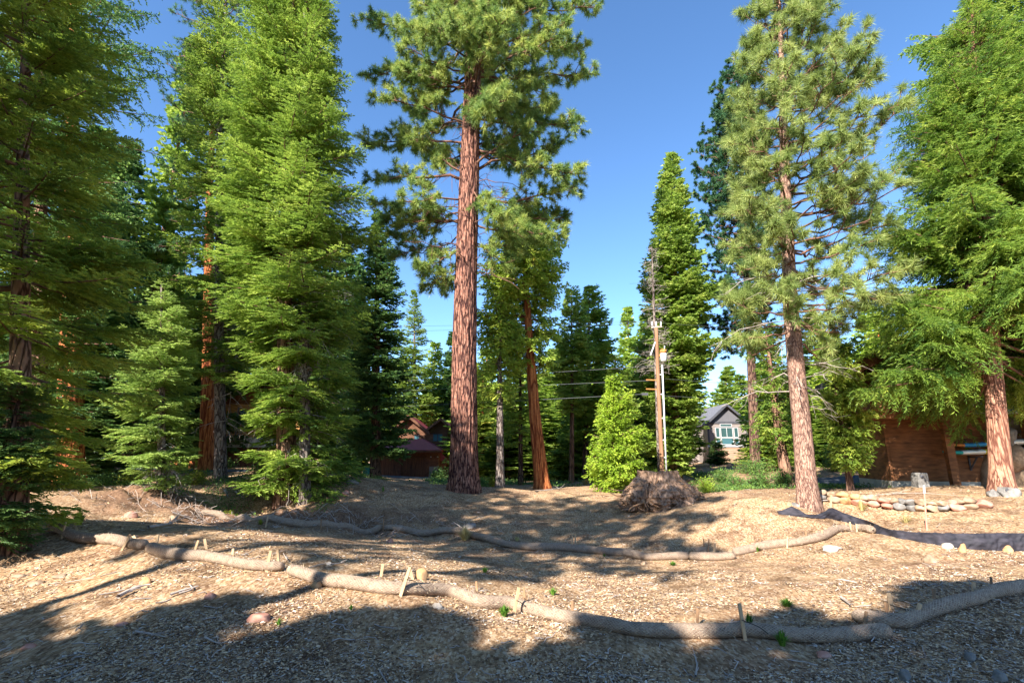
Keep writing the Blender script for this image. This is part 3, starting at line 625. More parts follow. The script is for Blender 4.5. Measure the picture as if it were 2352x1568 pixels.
# ---- background forest: a few prototypes, then copies, each one a tree
FT = {}
def proto(key, mat, bark, Ht, rad, nb, kind, seed, t0=.08, base=.08, low=.03):
    rng = np.random.RandomState(seed)
    root = thing('fir_tree' if kind == 'fir' else 'cedar_tree', (0, 0, 0), 'tree', 'tree', 'trees of the forest behind the lot')
    path = Path([[0, 0, -1], [0, 0, Ht]])
    trunk('trunk', path, Ht * .0115, Ht, M[bark], root, sides=8, seed=seed)
    z = Ht * (low + (.99 - low) * np.sort(rng.rand(nb)) ** .92); rel = (z / Ht - low) / (1 - low)
    Lb = rad * (1 - rel) ** .75 * (.6 + .5 * rng.rand(nb)) * np.clip(rel * 6 + .55, 0, 1) + .12
    V, tint, lines = fir_arrays(rng, path, z, rng.rand(nb) * 6.283, Lb, t0, kind, .28, .16, .34, .21, z[0], Ht, -.05)
    kite_obj('crown', V, M[mat], root, tint); FT[key] = [root, Ht, 0]
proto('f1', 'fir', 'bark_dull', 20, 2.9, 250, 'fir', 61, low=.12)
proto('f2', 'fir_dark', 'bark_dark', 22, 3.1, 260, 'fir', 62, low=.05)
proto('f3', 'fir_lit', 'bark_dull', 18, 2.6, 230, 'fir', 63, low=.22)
proto('c1', 'cedar_y', 'bark_cedar', 19, 3.0, 240, 'cedar', 64, low=.08)
proto('c2', 'fir', 'bark_grey', 13, 2.6, 200, 'cedar', 65, low=.04)
_rf = random.Random(5)
def bgtree(key, px, ytop, Y, label, wide=1.0):
    if px > 1060 and key == 'f2': key = 'f1'; label = label.replace('dark fir', 'green fir').replace('dark green fir', 'deep green fir').replace('green green', 'green')
    root, Hp, used = FT[key]
    p = at(px, ytop, Y); z0 = h1(p[0], p[1]) - .1; s = (p[2] - z0) / Hp
    hz = s / wide
    if not used:
        root.location = (p[0], p[1], z0); root['label'] = label; root.scale = (wide, wide, s); root.rotation_euler.z = _rf.random() * 6; FT[key][2] = 1
    else:
        r = copytree(root, (p[0], p[1], z0), label, 1, _rf.random() * 6, 'trees of the forest behind the lot'); r.scale = (wide, wide, s)
for a in [
 ('f2',800,575,52,'tall dark fir shading the garage from the left',1.2), ('f2',836,700,54,'dark fir touching the left corner of the garage',1.1), ('c1',1905,760,42,'yellow-green cedar with tip right of the dead limbs of the right pine',1.2), ('f1',1862,720,50,'green fir behind the dead limbs of the right pine',1.2), ('c1',1990,700,46,'tall cedar rising left of the brown house eave',1.2),
 ('f2',235,300,24,'dark fir between the golden fir and the young pale fir, high in the left part',1.1), ('f2',300,330,27,'dark fir whose crown backs the young pale fir',1.1),
 ('f1',450,90,30,'green fir whose narrow top rises left of the big bright fir',1.0), ('f2',600,150,32,'dark fir standing right behind the big bright fir',1.1),
 ('f2',765,560,36,'dark fir tucked behind the right flank of the big bright fir',1.0), ('f1',820,640,50,'green fir to the left of the dark pointed fir',1.0),
 ('c1',1000,785,78,'rounded yellow-green tree above the cabin gable',1.4), ('f1',925,820,80,'small green fir top above the garage roof',1.1),
 ('f2',1040,760,76,'dark fir directly behind the giant pine trunk',1.1), ('c1',1110,850,48,'green cedar just right of the giant pine trunk, behind the pale trunk',1.2),
 ('f2',1180,840,54,'dark green fir behind the yellow-green cedar',1.1), ('f1',1262,860,58,'green fir low between the red cedar and the slim fir',1.1),
 ('f2',1240,900,44,'short dark fir close behind the red cedar trunk',1.1), ('f2',1290,920,50,'short dark fir right of the red cedar trunk',1.1), ('f3',1345,800,70,'distant fir between the two pointed firs',1.2),
 ('f3',1440,702,60,'pine-like tree with open tip left of the tall dense fir',1.0), ('c2',1468,850,40,'light green tree left of the utility pole',1.2), ('f1',1480,720,46,'green fir whose edge shows left of the utility pole',1.0),
 ('f2',1556,800,52,'dark fir left of the gray house gable',.9), ('f3',1665,850,76,'pale green fir above the gray house gable',1.2), ('c1',1640,900,78,'bright cedar left behind the gray house roof',1.2),
 ('c1',1760,780,44,'bright cedar behind the right pine, left of its trunk',1.2), ('f3',1750,830,60,'pale fir right of the dark pine trunk',1.2), ('c1',1800,850,40,'bright cedar hidden behind the right pine trunk',1.2),
 ('f3',1880,830,48,'pale green fir right of the right pine trunk',1.2), ('c1',1935,880,44,'yellow-green cedar above the lane beside the brown house',1.1), ('f1',1975,860,52,'fir left of the brown house eave',1.1),
 ('c1',2010,720,40,'cedar top left of the brown house roof',1.1), ('c2',1990,930,33,'low light green tree left of the brown house corner',1.3), ('c2',1905,960,36,'low light green tree behind the dead limbs of the right pine',1.3),
 ('f2',60,200,30,'dark fir behind the golden fir',1.2),('f2',-60,300,26,'dark fir at the left edge behind the golden fir',1.2),('f2',160,500,32,'dark fir behind the tall left cedar',1.2),
 ('f2',400,560,36,'dark fir in the gap right of the young pale fir',1.2),('f2',560,420,40,'dark fir behind the cabin with the stone base',1.2),('f1',700,480,44,'fir behind the slim grey-trunked fir',1.1),
 ('f2',2120,700,34,'dark fir rising behind the brown house roof',1.2),('c1',2400,500,30,'cedar behind the boulders at the right edge',1.2),('f2',240,640,20.5,'dark shaded fir left behind the young pale fir',1.0),
 ('c1',1752,985,34,'low bright cedar hanging over the right side of the gray house',.7)]:
    bgtree(*a)
LM = [(-150,'beyond the left edge'),(60,'the golden fir'),(165,'the tall left cedar'),(280,'the left edge of the young pale fir'),(372,'the young pale fir'),(474,'the orange pine trunk'),(570,'the stone-based cabin window'),(662,'the big bright fir'),(760,'the right flank of the big bright fir'),
 (862,'the dark pointed fir'),(955,'the garage roof'),(1066,'the giant pine'),(1149,'the pale bare trunk'),(1228,'the red cedar'),(1313,'the slim brown-trunked fir'),(1362,'the pointed fir'),(1425,'the lime young cedar'),(1515,'the utility pole'),(1575,'the tall dense fir'),
 (1660,'the gray house'),(1722,'the dark pine trunk'),(1830,'the right pine'),(1930,'the lane'),(2000,'the brown house corner'),(2120,'the brown house roof'),(2265,'the bright right cedar'),(2400,'the right edge boulders')]
_seen = {}
def lmlabel(pre, px):
    k = min(LM, key=lambda q: abs(q[0] - px)); side = 'left behind' if px < k[0] - 14 else ('right behind' if px > k[0] + 14 else 'straight behind')
    if k[1].startswith('beyond'): return pre + ' ' + k[1]
    lb = pre + ' ' + side + ' ' + k[1]; return lb
KW = {'f1':'green fir','f2':'dark fir','f3':'pale green fir','c1':'yellow-green cedar','c2':'light green bushy tree'}
for i in range(50):
    px = -180 + i * 53 + _rf.uniform(-14, 14); y = _rf.uniform(790, 930) if px > 850 else _rf.uniform(540, 780)
    Y = _rf.uniform(62, 95)
    if 850 < px < 1050 or 1570 < px < 1780: Y = _rf.uniform(80, 95)
    if 1590 < px < 1640: y = 985
    kk = _rf.choice(['f1','f2','f2','c1','f3'] if px < 1060 else ['f1','c1','f3','c1','f2']); bgtree(kk, px, y, Y, lmlabel('distant ' + KW[kk], px), 1.5)
for i, (px, y) in enumerate([(1085,870),(1118,800),(1160,880),(1200,830),(1240,860),(1275,800),(1335,850),(1385,790),(1398,860),(1455,830),(1490,880),(1510,800),(1590,870),(1665,905),(1700,860),(1765,870),(1810,900),(1850,850),(1900,890),(1935,840),(1985,890),(1030,860),(900,830),(815,850)]):
    Y = 62 + (i * 7) % 17 if not (850 < px < 1050 or 1570 < px < 1790) else 82 + i % 5
    kk = ['f3', 'c1', 'f3', 'c1', 'c2'][i % 5]; bgtree(kk, px, y, Y, lmlabel('tall mid-rank ' + KW[kk], px), 1.7)
for i in range(34):
    px = 60 + i * 66 + _rf.uniform(-20, 20); Y = _rf.uniform(38, 55)
    if 1570 < px < 1790 or 835 < px < 1045: continue
    kk = _rf.choice(['c2','c2','f2','f1'] if px < 1060 else ['c2','c1','f1','c2','c1']); bgtree(kk, px, _rf.uniform(930, 1005), Y, lmlabel('short understory ' + KW[kk], px), 1.0)
conifer('cedar_tree', 'light green cedar hiding the left side of the brown house above the lane', 19.0, (1952, 1112), [(1040,1915,1992),(980,1900,2000),(920,1898,1996),(860,1905,1988),(800,1925,1970)], 'cedar_y', 'bark_dull', .09, kind='cedar', nb=190, sp2=.13, sp3=.07, ll=.14, lw=.06, seed=81, t0=.08, zmin=.9)
# high-crowned pines and conifers outside the frame, behind and left of the photographer: they shade the lot
def high_pine():
    rng = np.random.RandomState(91); root = thing('pine_tree', (-20, -2, 0), 'high-crowned pine outside the photo, left of the photographer', 'tree', 'trees outside the photo'); Ht = 20
    trunk('trunk', Path([[0,0,-1],[0,0,Ht]]), .15, Ht, M['bark_right'], root, sides=12); limbs = []
    for k in range(46):
        z = 11 + 8.6 * (k + rng.rand()) / 46; ph = k * 2.4; L = 3.1 * (1 - (z - 11) / 10) ** .6 + .3; a = np.array([0, 0, z]); limbs.append((a, a + L * np.array([math.cos(ph), math.sin(ph), .15]), .05, -.05))
    li, V, ti = pine_parts(rng, limbs, .26, 30, .035, 10, 3, 1.1); pine_objs(root, li, V, ti, 'pine'); return root
hp = high_pine(); hp.location = (-13.2, 5.0, 0); hp.scale = (.75, .75, .75)
for i, (x, y, sc_) in enumerate([(-10.9, 5.6, .72), (-8.8, -1.8, 1.05), (-12.2, -2.2, 1.02)]):
    copytree(hp, (x, y, 0), 'high-crowned pine outside the photo, left of the photographer', sc_, i * 1.9, 'trees outside the photo')
for i, (x, y, hh, k) in enumerate([(-18.2,-6.6,11.2,'c2'),(-16.2,-6.2,11.0,'c2'),(-14.2,-6.5,11.3,'c1'),(-12,-6.5,11.6,'c2'),(-9.8,-6.7,11.5,'f2'),(-7.6,-6.9,11.6,'c2'),(-5.4,-6.8,11.8,'c1'),(-3.2,-6.9,12.8,'f2'),(-1.0,-6.9,13.0,'c2'),(-20.4,-6.6,11.0,'c2')]):
    r = copytree(FT[k][0], (x, y, 0), 'conifer outside the photo behind the photographer', 1, i * 1.3, 'conifers behind the photographer'); r.scale = (1.35, 1.35, hh / FT[k][1])
#PART3
# ================================================================= MATERIALS OF BUILT THINGS
M['stake'] = simple('stake_wood', (.46,.31,.18), .8, .25, 12, (1,1,.2))
M['stake_dark'] = simple('weathered_stake_wood', (.30,.17,.09), .85, .3, 12, (1,1,.2))
M['cord'] = simple('black_cord', (.02,.02,.02), .7, .2)
M['asphalt'] = simple('asphalt', (.07,.075,.085), .9, .25, 30)
M['concrete'] = simple('concrete', (.42,.38,.32), .9, .25, 3, bump=.3)
M['siding_brown'] = simple('stained_timber_siding', (.20,.08,.03), .75, .5, 2.5, (1, 1, 4), bump=.2)
M['log_shaded'] = simple('shade_darkened_logs', (.10,.042,.02), .8, .4, 2.5, (1, 1, 4))  # log colour darkened to stand in for the fir's shade on the cabin
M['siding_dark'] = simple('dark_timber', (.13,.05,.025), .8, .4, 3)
M['siding_honey'] = simple('honey_timber_siding', (.48,.24,.07), .7, .4, 3, (1, 1, 4))
M['siding_grey'] = simple('taupe_lap_siding', (.21,.175,.16), .8, .12, 2)
M['gable_grey'] = simple('grey_board_gable', (.11,.105,.115), .8, .12, 6, (4, 1, .2))
M['siding_tan'] = simple('tan_lap_siding', (.30,.19,.13), .8, .12, 2)
M['trim_white'] = simple('white_window_trim', (.40,.40,.41), .6, .06)
M['trim_dark'] = simple('dark_fascia', (.06,.06,.07), .7, .2)
M['roof_grey'] = simple('grey_shingle_roof', (.12,.12,.14), .9, .35, 9, bump=.4)
M['roof_red'] = simple('red_metal_roof', (.20,.035,.045), .5, .2, 4)  # darker red, with tree shade over the garage put into the colour
M['roof_dark'] = simple('dark_shingle_roof', (.06,.06,.065), .9, .3, 9)
M['door_wood'] = simple('garage_door_planks', (.14,.05,.02), .7, .6, 7, (1, 1, .08))  # plank brown lowered to carry the shade lying on the doors
M['white_metal'] = simple('painted_conduit', (.60,.62,.66), .5, .08)
M['can'] = simple('transformer_paint', (.62,.62,.60), .5, .1)
M['rust'] = simple('rusty_metal', (.45,.18,.05), .8, .4, 10)
M['pole'] = simple('utility_pole_wood', (.25,.13,.07), .85, .3, 10, (1, 1, .06), bump=.4)
M['wire'] = simple('aluminium_wire', (.09,.095,.10), .6, .05)
M['bin'] = simple('turquoise_plastic', (.06,.30,.30), .5, .15)
M['blue'] = simple('blue_plastic', (.03,.07,.35), .5, .1)
M['pink'] = simple('pink_lath_paint', (.62,.25,.18), .8, .2, 20)
M['mortar'] = simple('rubble_stone_base', (.42,.42,.40), .9, .5, 5, bump=.8)
def glassmat():
    m, t, b = newmat('window_glass'); b.inputs['Base Color'].default_value = (.05,.12,.14,1); b.inputs['Roughness'].default_value = .08; b.inputs['Specular IOR Level'].default_value = .8; return m
M['glass'] = glassmat()
M['curtain'] = simple('teal_curtained_glass', (.035,.075,.075), .25, .25, 6, (6, 1, .3), spec=.6)
def rockmat(name, c1, c2, c3, sc=3.):
    m, t, b = newmat(name); n = nd(t, 'ShaderNodeTexNoise', i_Scale=sc, i_Detail=8., i_Roughness=.65); t.links.new(coords(t), n.inputs['Vector'])
    t.links.new(ramp(t, [(.33, c1), (.5, c2), (.68, c3)], n.outputs[0]), b.inputs['Base Color']); b.inputs['Roughness'].default_value = .9; b.inputs['Specular IOR Level'].default_value = .2
    bp = nd(t, 'ShaderNodeBump', i_Strength=.5, i_Distance=.02); t.links.new(n.outputs[0], bp.inputs['Height']); t.links.new(bp.outputs[0], b.inputs['Normal']); return m
M['rock_tan'] = rockmat('tan_rock', (.13,.085,.055), (.29,.20,.13), (.42,.31,.22))
M['rock_orange'] = rockmat('orange_rock', (.26,.13,.06), (.44,.25,.12), (.55,.36,.20))
M['rock_red'] = rockmat('reddish_rock', (.25,.11,.08), (.42,.20,.14), (.52,.32,.25))
M['rock_grey'] = rockmat('grey_rock', (.08,.075,.07), (.19,.175,.16), (.30,.28,.26))
M['rock_pale'] = rockmat('pale_rock', (.30,.24,.18), (.46,.38,.30), (.60,.52,.44))
def wattlemat():
    m, t, b = newmat('straw_netting')
    uv = nd(t, 'ShaderNodeUVMap'); 
    n = nd(t, 'ShaderNodeTexNoise', i_Scale=14., i_Detail=6., i_Roughness=.7); t.links.new(coords(t), n.inputs['Vector'])
    c = ramp(t, [(.3, (.13,.08,.055)), (.5, (.29,.20,.14)), (.7, (.41,.30,.22))], n.outputs[0])
    hs = []
    for sx, sy in ((1, 1), (1, -1)):
        mp = nd(t, 'ShaderNodeMapping'); mp.inputs['Scale'].default_value = (1, sy, 1); t.links.new(uv.outputs[0], mp.inputs[0])
        wv = nd(t, 'ShaderNodeTexWave', wave_type='BANDS', bands_direction='DIAGONAL', i_Scale=4.6, i_Distortion=.8); wv.inputs['Detail Scale'].default_value = 2; t.links.new(mp.outputs[0], wv.inputs['Vector']); hs.append(wv.outputs['Fac'])
    mn = nd(t, 'ShaderNodeMath', operation='MAXIMUM'); t.links.new(hs[0], mn.inputs[0]); t.links.new(hs[1], mn.inputs[1])
    net = ramp(t, [(.80, (0, 0, 0)), (.95, (1, 1, 1))], mn.outputs[0])
    mx = nd(t, 'ShaderNodeMixRGB'); t.links.new(net, mx.inputs[0]); t.links.new(c, mx.inputs[1]); mx.inputs[2].default_value = (.46,.36,.27,1)
    sc = nd(t, 'ShaderNodeMath', operation='MULTIPLY'); sc.inputs[1].default_value = .75; t.links.new(net, sc.inputs[0]); mxf = sc.outputs[0]; t.links.new(mxf, mx.inputs[0])
    t.links.new(mx.outputs[0], b.inputs['Base Color']); b.inputs['Roughness'].default_value = .9; b.inputs['Specular IOR Level'].default_value = .15
    bp = nd(t, 'ShaderNodeBump', i_Strength=1.0, i_Distance=.014); t.links.new(net, bp.inputs['Height'])
    b2 = nd(t, 'ShaderNodeBump', i_Strength=.8, i_Distance=.02); t.links.new(n.outputs[0], b2.inputs['Height']); t.links.new(bp.outputs[0], b2.inputs['Normal']); t.links.new(b2.outputs[0], b.inputs['Normal']); return m
M['wattle'] = wattlemat()
def fabricmat():
    m, t, b = newmat('black_silt_fabric'); n = nd(t, 'ShaderNodeTexNoise', i_Scale=5., i_Detail=4.); t.links.new(coords(t, (1, 1, 3)), n.inputs['Vector'])
    t.links.new(ramp(t, [(.3, (.015,.015,.02)), (.7, (.045,.04,.05))], n.outputs[0]), b.inputs['Base Color']); b.inputs['Roughness'].default_value = .75; b.inputs['Specular IOR Level'].default_value = .2; return m
M['fabric'] = fabricmat()

# ================================================================= STRAW ROLLS
def smooth_line(P, n):
    P = np.array(P); s = np.concatenate([[0], np.cumsum(np.linalg.norm(np.diff(P, axis=0), axis=1))]); u = np.linspace(0, s[-1], n)
    out = np.zeros((n, 3))
    for k in range(len(P) - 1):           # Catmull-Rom
        p0 = P[max(k-1, 0)]; p1 = P[k]; p2 = P[k+1]; p3 = P[min(k+2, len(P)-1)]
        m = (u >= s[k]) & (u <= s[k+1]); t = ((u[m] - s[k]) / (s[k+1] - s[k]))[:, None]
        out[m] = .5 * (2*p1 + (p2-p0)*t + (2*p0-5*p1+4*p2-p3)*t**2 + (3*p1-p0-3*p2+p3)*t**3)
    return out, s[-1]
def wattle(label, pts, r=.115, seed=1):
    G = np.array([gnd(px, py - 1, smooth=True) for px, py in pts]); G[:, 1] += r * .6
    base = G[len(G)//2].copy(); L0, ln = smooth_line(G, 10); n = int(ln / .035) + 8; L, ln = smooth_line(G, n)
    L[:, 2] = H(L[:, 0], L[:, 1]); k = np.ones(9) / 9; zp = np.pad(L[:, 2], 4, 'edge'); L[:, 2] = np.convolve(zp, k, 'valid') + r * .72
    s = np.linspace(0, ln, n)
    L[:, 0] += vnoise(s * 1.1, s * 0, seed) * .10; L[:, 1] += vnoise(s * .9, s * 0 + 3, seed) * .12
    rr = r * (1 + .26 * vnoise(s * 1.6, s * 0, seed + 2) + .16 * vnoise(s * 4.5, s * 0, seed + 3))
    e = np.minimum(np.minimum(s, ln - s) / .16, 1); rr = rr * np.sqrt(np.clip(1 - (1 - e) ** 2, .02, 1)) 
    S = 28; a = np.arange(S) * 2 * np.pi / S
    R2 = rr[:, None] * (1 + .05 * vnoise(s[:, None] * 9 + 0 * a, np.cos(a)[None] * 3, seed + 4) + .05 * vnoise(s[:, None] * 4, np.sin(a)[None] * 3, seed + 5))
    V, Fc = tube_arr(L, R2, S, caps=False); V[:, 2] = np.where(V[:, 2] < np.repeat(L[:, 2], S), np.repeat(L[:, 2], S) + (V[:, 2] - np.repeat(L[:, 2], S)) * .86, V[:, 2])
    o = mesh_obj('straw_wattle', V - base, Fc, M['wattle'], None, True); o.location = base
    tag(o, label, 'straw wattle', 'netted straw wattles laid over the lot')
    uvl = o.data.uv_layers.new(name='UVMap'); idx = Fc.ravel(); u = s[idx // S] * 3.0; v = (idx % S) / S * 2.2
    f0 = np.repeat(Fc[:, 0] % S, 4); v = np.where((idx % S) < f0, v + 2.2, v)
    uvl.data.foreach_set('uv', np.stack([u, v], 1).astype(np.float32).ravel())
    rg = np.random.RandomState(seed + 50); m = int(ln * 130); i = rg.randint(4, n - 4, m); ph = rg.uniform(-.5, np.pi + .5, m)
    tg = nrm(L[np.minimum(i + 1, n - 1)] - L[i - 1]); u = nrm(np.cross(np.array([0, 0, 1.]), tg)); D = u * np.cos(ph)[:, None] + np.array([0, 0, 1.]) * np.sin(ph)[:, None]
    Pp = L[i] + D * (rr[i] * .97)[:, None] + tg * rg.normal(0, .02, m)[:, None]; U = nrm(D * rg.uniform(.15, .9, m)[:, None] + tg * rg.normal(0, .8, m)[:, None] + rg.normal(0, .35, (m, 3)))
    lb_ = .018 + .04 * rg.rand(m) ** 2; Wd = nrm(np.cross(U, D + rg.normal(0, .2, (m, 3)))) * .0022
    Vs = np.stack([Pp - Wd, Pp + Wd, Pp + U * lb_[:, None] + Wd * .6, Pp + U * lb_[:, None] - Wd * .6], 1).reshape(-1, 3) - base
    st = mesh_obj('straw', Vs, np.arange(m * 4).reshape(m, 4), M['strawbit'], o, False, np.repeat(rg.rand(m), 4)); st['kind'] = 'stuff'
    return L, rr
M['strawbit'] = simple('straw_bits', (.55,.44,.30), .8, .3, 20)
Q = [('straw roll under the low fir boughs at the left', [(70,1184),(96,1204),(140,1230),(180,1244),(224,1249),(276,1260),(322,1268)], .086),
 ('sunlit middle roll of the near row, ending beside a pair of stakes', [(334,1268),(380,1282),(420,1287),(472,1288),(528,1302),(580,1310),(646,1311)], .086),
 ('longest straw roll crossing the centre foreground from sun into shade', [(655,1316),(750,1338),(850,1351),(925,1363),(1025,1367),(1100,1390),(1176,1398),(1251,1419),(1351,1436),(1451,1460),(1601,1468),(1726,1470),(1826,1476),(1976,1477),(2060,1470)], .088),
 ('shaded straw roll climbing to the right edge in the foreground', [(1956,1428),(2061,1441),(2111,1426),(2201,1399),(2251,1391),(2301,1377),(2352,1369),(2460,1350)], .086),
 ('shaded far straw roll at the foot of the dirt bank on the left', [(462,1186),(532,1200),(580,1206),(640,1212),(740,1216),(876,1219)], .102),
 ('far straw roll across the middle, running past the dry grass tuft', [(880,1221),(930,1226),(1045,1231),(1090,1243),(1176,1260),(1311,1266),(1426,1274),(1501,1285),(1588,1283)], .102),
 ('short straw roll end with the whitest tall stake in the middle distance', [(1591,1284),(1640,1288),(1692,1287)], .102),
 ('tiny straw roll stub behind the short roll in the middle distance', [(1600,1268),(1628,1269)], .10),
 ('curved sunlit straw roll climbing towards the black silt fence', [(1686,1280),(1716,1272),(1756,1262),(1821,1258),(1876,1246),(1926,1224),(1956,1221)], .102),
 ('small straw roll end lying against the lower edge of the black silt fence', [(1966,1220),(1990,1223),(2013,1228)], .11)]
for i, (lb, pts, r) in enumerate(Q): wattle(lb, pts, r, 20 + i)
# ---- stakes: (base x, y, top x, y, dark?, label)
ST = [(142,1236,150,1198,0,'light stake leaning over the left end of the near straw roll'),(176,1218,172,1200,0,'short stake behind the roll near its left end'),
 (280,1264,300,1226,0,'tall slanted stake in front of the roll, left of the roll joint'),(316,1248,306,1230,0,'short stake tilted left, right behind the tall slanted one at the left joint'),
 (360,1250,363,1227,0,'upright short stake behind the start of the second near roll'),(338,1270,364,1252,0,'stake lying almost flat across the second near roll'),
 (440,1286,456,1240,0,'slanted stake in front of the middle of the second near roll'),(474,1260,470,1237,0,'short stake behind the middle of the second near roll'),
 (534,1278,536,1259,0,'small stake standing alone behind the second near roll'),(612,1312,622,1264,0,'long slanted stake in front of the roll end left of centre'),
 (640,1296,638,1262,0,'upright stake with a splinter behind the roll end left of centre'),(875,1323,880,1294,0,'thin stake behind the longest roll, left of the orange boulder'),
 (920,1368,942,1301,0,'tallest stake of the centre leaning right beside the orange boulder'),(948,1330,941,1303,0,'stake crossing behind the tall one beside the orange boulder'),
 (1096,1356,1094,1334,1,'short brown stake behind the longest roll, right of the orange boulder'),(1180,1411,1192,1348,0,'tall stake in front of the longest roll beside the bright green weed'),
 (1206,1380,1203,1348,1,'thin brown stake just behind the stake by the bright green weed'),(1315,1410,1314,1378,1,'dark stubby stake behind the longest roll where the shade begins'),
 (1602,1438,1602,1396,1,'dark brown upright stake behind the shaded part of the longest roll'),(1712,1470,1698,1385,0,'tallest stake of all, leaning left in front of the shaded roll'),
 (2048,1398,2041,1361,0,'wide upright stake behind the meeting point of the two right rolls'),(2037,1404,2035,1383,1,'short brown stake left of the wide upright stake at the right'),
 (1983,1443,1990,1403,1,'reddish brown split stake between the two right rolls'),(2103,1431,2113,1385,0,'wide light stake leaning in front of the right shaded roll'),
 (2146,1374,2145,1352,1,'thin dark stake behind the right shaded roll'),(2236,1374,2236,1336,0,'upright stake behind the right roll near the photo edge'),
 (2238,1386,2247,1357,0,'stake leaning across the right roll near the photo edge'),(2277,1350,2276,1324,1,'last thin stake behind the roll at the right edge'),
 (1313,1266,1315,1230,0,'tall stake in front of the far roll, left one of a pair'),(1321,1252,1322,1227,0,'thin stake behind the far roll, right one of a pair'),(1270,1252,1269,1240,0,'tiny stake behind the far roll left of the pair'),
 (1640,1284,1642,1246,0,'brightest broad stake on the short roll of the middle distance'),(1627,1267,1628,1237,1,'thin stake just left of the brightest broad stake'),(1617,1254,1616,1236,1,'dark slim stake left of the roll stub'),
 (1808,1258,1809,1232,0,'pale stake in front of the curved roll'),(1888,1241,1889,1216,0,'pale stake in front of the upper half of the curved roll'),(1852,1235,1851,1220,1,'thin dark stake behind the curved roll'),(1747,1249,1746,1232,1,'thin dark stake behind the lower half of the curved roll'),
 (1954,1216,1952,1198,0,'short stake at the top end of the curved roll, right one'),(1943,1214,1944,1199,0,'short stake at the top end of the curved roll, left one'),(1968,1221,1967,1203,0,'short stake on the small roll end by the black fence'),
 (610,1210,616,1184,0,'pale stake slanting over the shaded far roll'),(737,1215,738,1191,1,'thin dark stake in the middle of the shaded far roll'),(880,1219,881,1191,1,'dark upright stake where the two far rolls meet'),
 (901,1210,901,1192,1,'short dark stake behind the roll right of the far roll joint'),(827,1206,830,1192,1,'little stake behind the shaded far roll left of the joint'),(929,1222,930,1202,1,'short dark stake on the far roll left of the dry grass tuft')]
SP = []
for bx, by, tx, ty, dk, lb in ST:
    p = gnd(bx, by); q = at(tx, ty, p[1] + .03); near = p[1] < 10
    wd = (.042 if near else .036) * (1 if not dk else .75) * (1.25 if 'wide' in lb or 'broad' in lb else 1); n = Vector(q - p).normalized()
    e = Vector((0, 0, 0)) - n * .10; T = Vector(q - p)
    mb = MB(); mb.bar(e, T, wd, .02, side=(1, .25 if len(SP) % 2 else -.25, 0))
    o = mb.build('wooden_stake', M['stake_dark' if dk else 'stake']); o.location = p
    bv = o.modifiers.new('bevel', 'BEVEL'); bv.width = .002
    tag(o, lb, 'stake', 'wooden stakes holding the straw wattles'); SP.append((p, q))
def cord(pts, label, r=.005):
    P, _ = smooth_line(np.array(pts), 16); b = P[0].copy(); V, Fc = tube_arr(P - b, np.full(16, r), 5, caps=False)
    o = mesh_obj('cord', V, Fc, M['cord'], None, True); o.location = b; tag(o, label, 'cord', 'black cords tied across the straw wattles')
def cord_px(pts, lb):
    P = []
    for px, py, Y, in pts: P.append(at(px, py, Y))
    cord(P, lb)
yb = SP[15][0][1]; cord([at(1187,1378,yb-.03), at(1197,1383,yb+.05), at(1208,1390,yb+.12), at(1204,1372,SP[16][0][1]-.02)], 'black cord tied between the two stakes by the bright green weed')
yb = SP[19][0][1]; cord([at(1704,1423,yb-.03), at(1722,1430,yb-.02), at(1745,1440,yb-.02), at(1765,1455,yb-.03)], 'loose black cord trailing right from the tallest stake')
yb = SP[12][0][1]; cord([at(934,1330,yb-.03), at(950,1333,yb+.05), at(962,1340,yb+.0), at(975,1352,yb-.02)], 'black cord at the stake beside the orange boulder')
yb = SP[23][0][1]; cord([at(2106,1406,yb-.03), at(2085,1400,yb+.1), at(2060,1393,yb+.3), at(2044,1388,SP[20][0][1]-.03)], 'black cord stretched between the two wide stakes on the right')

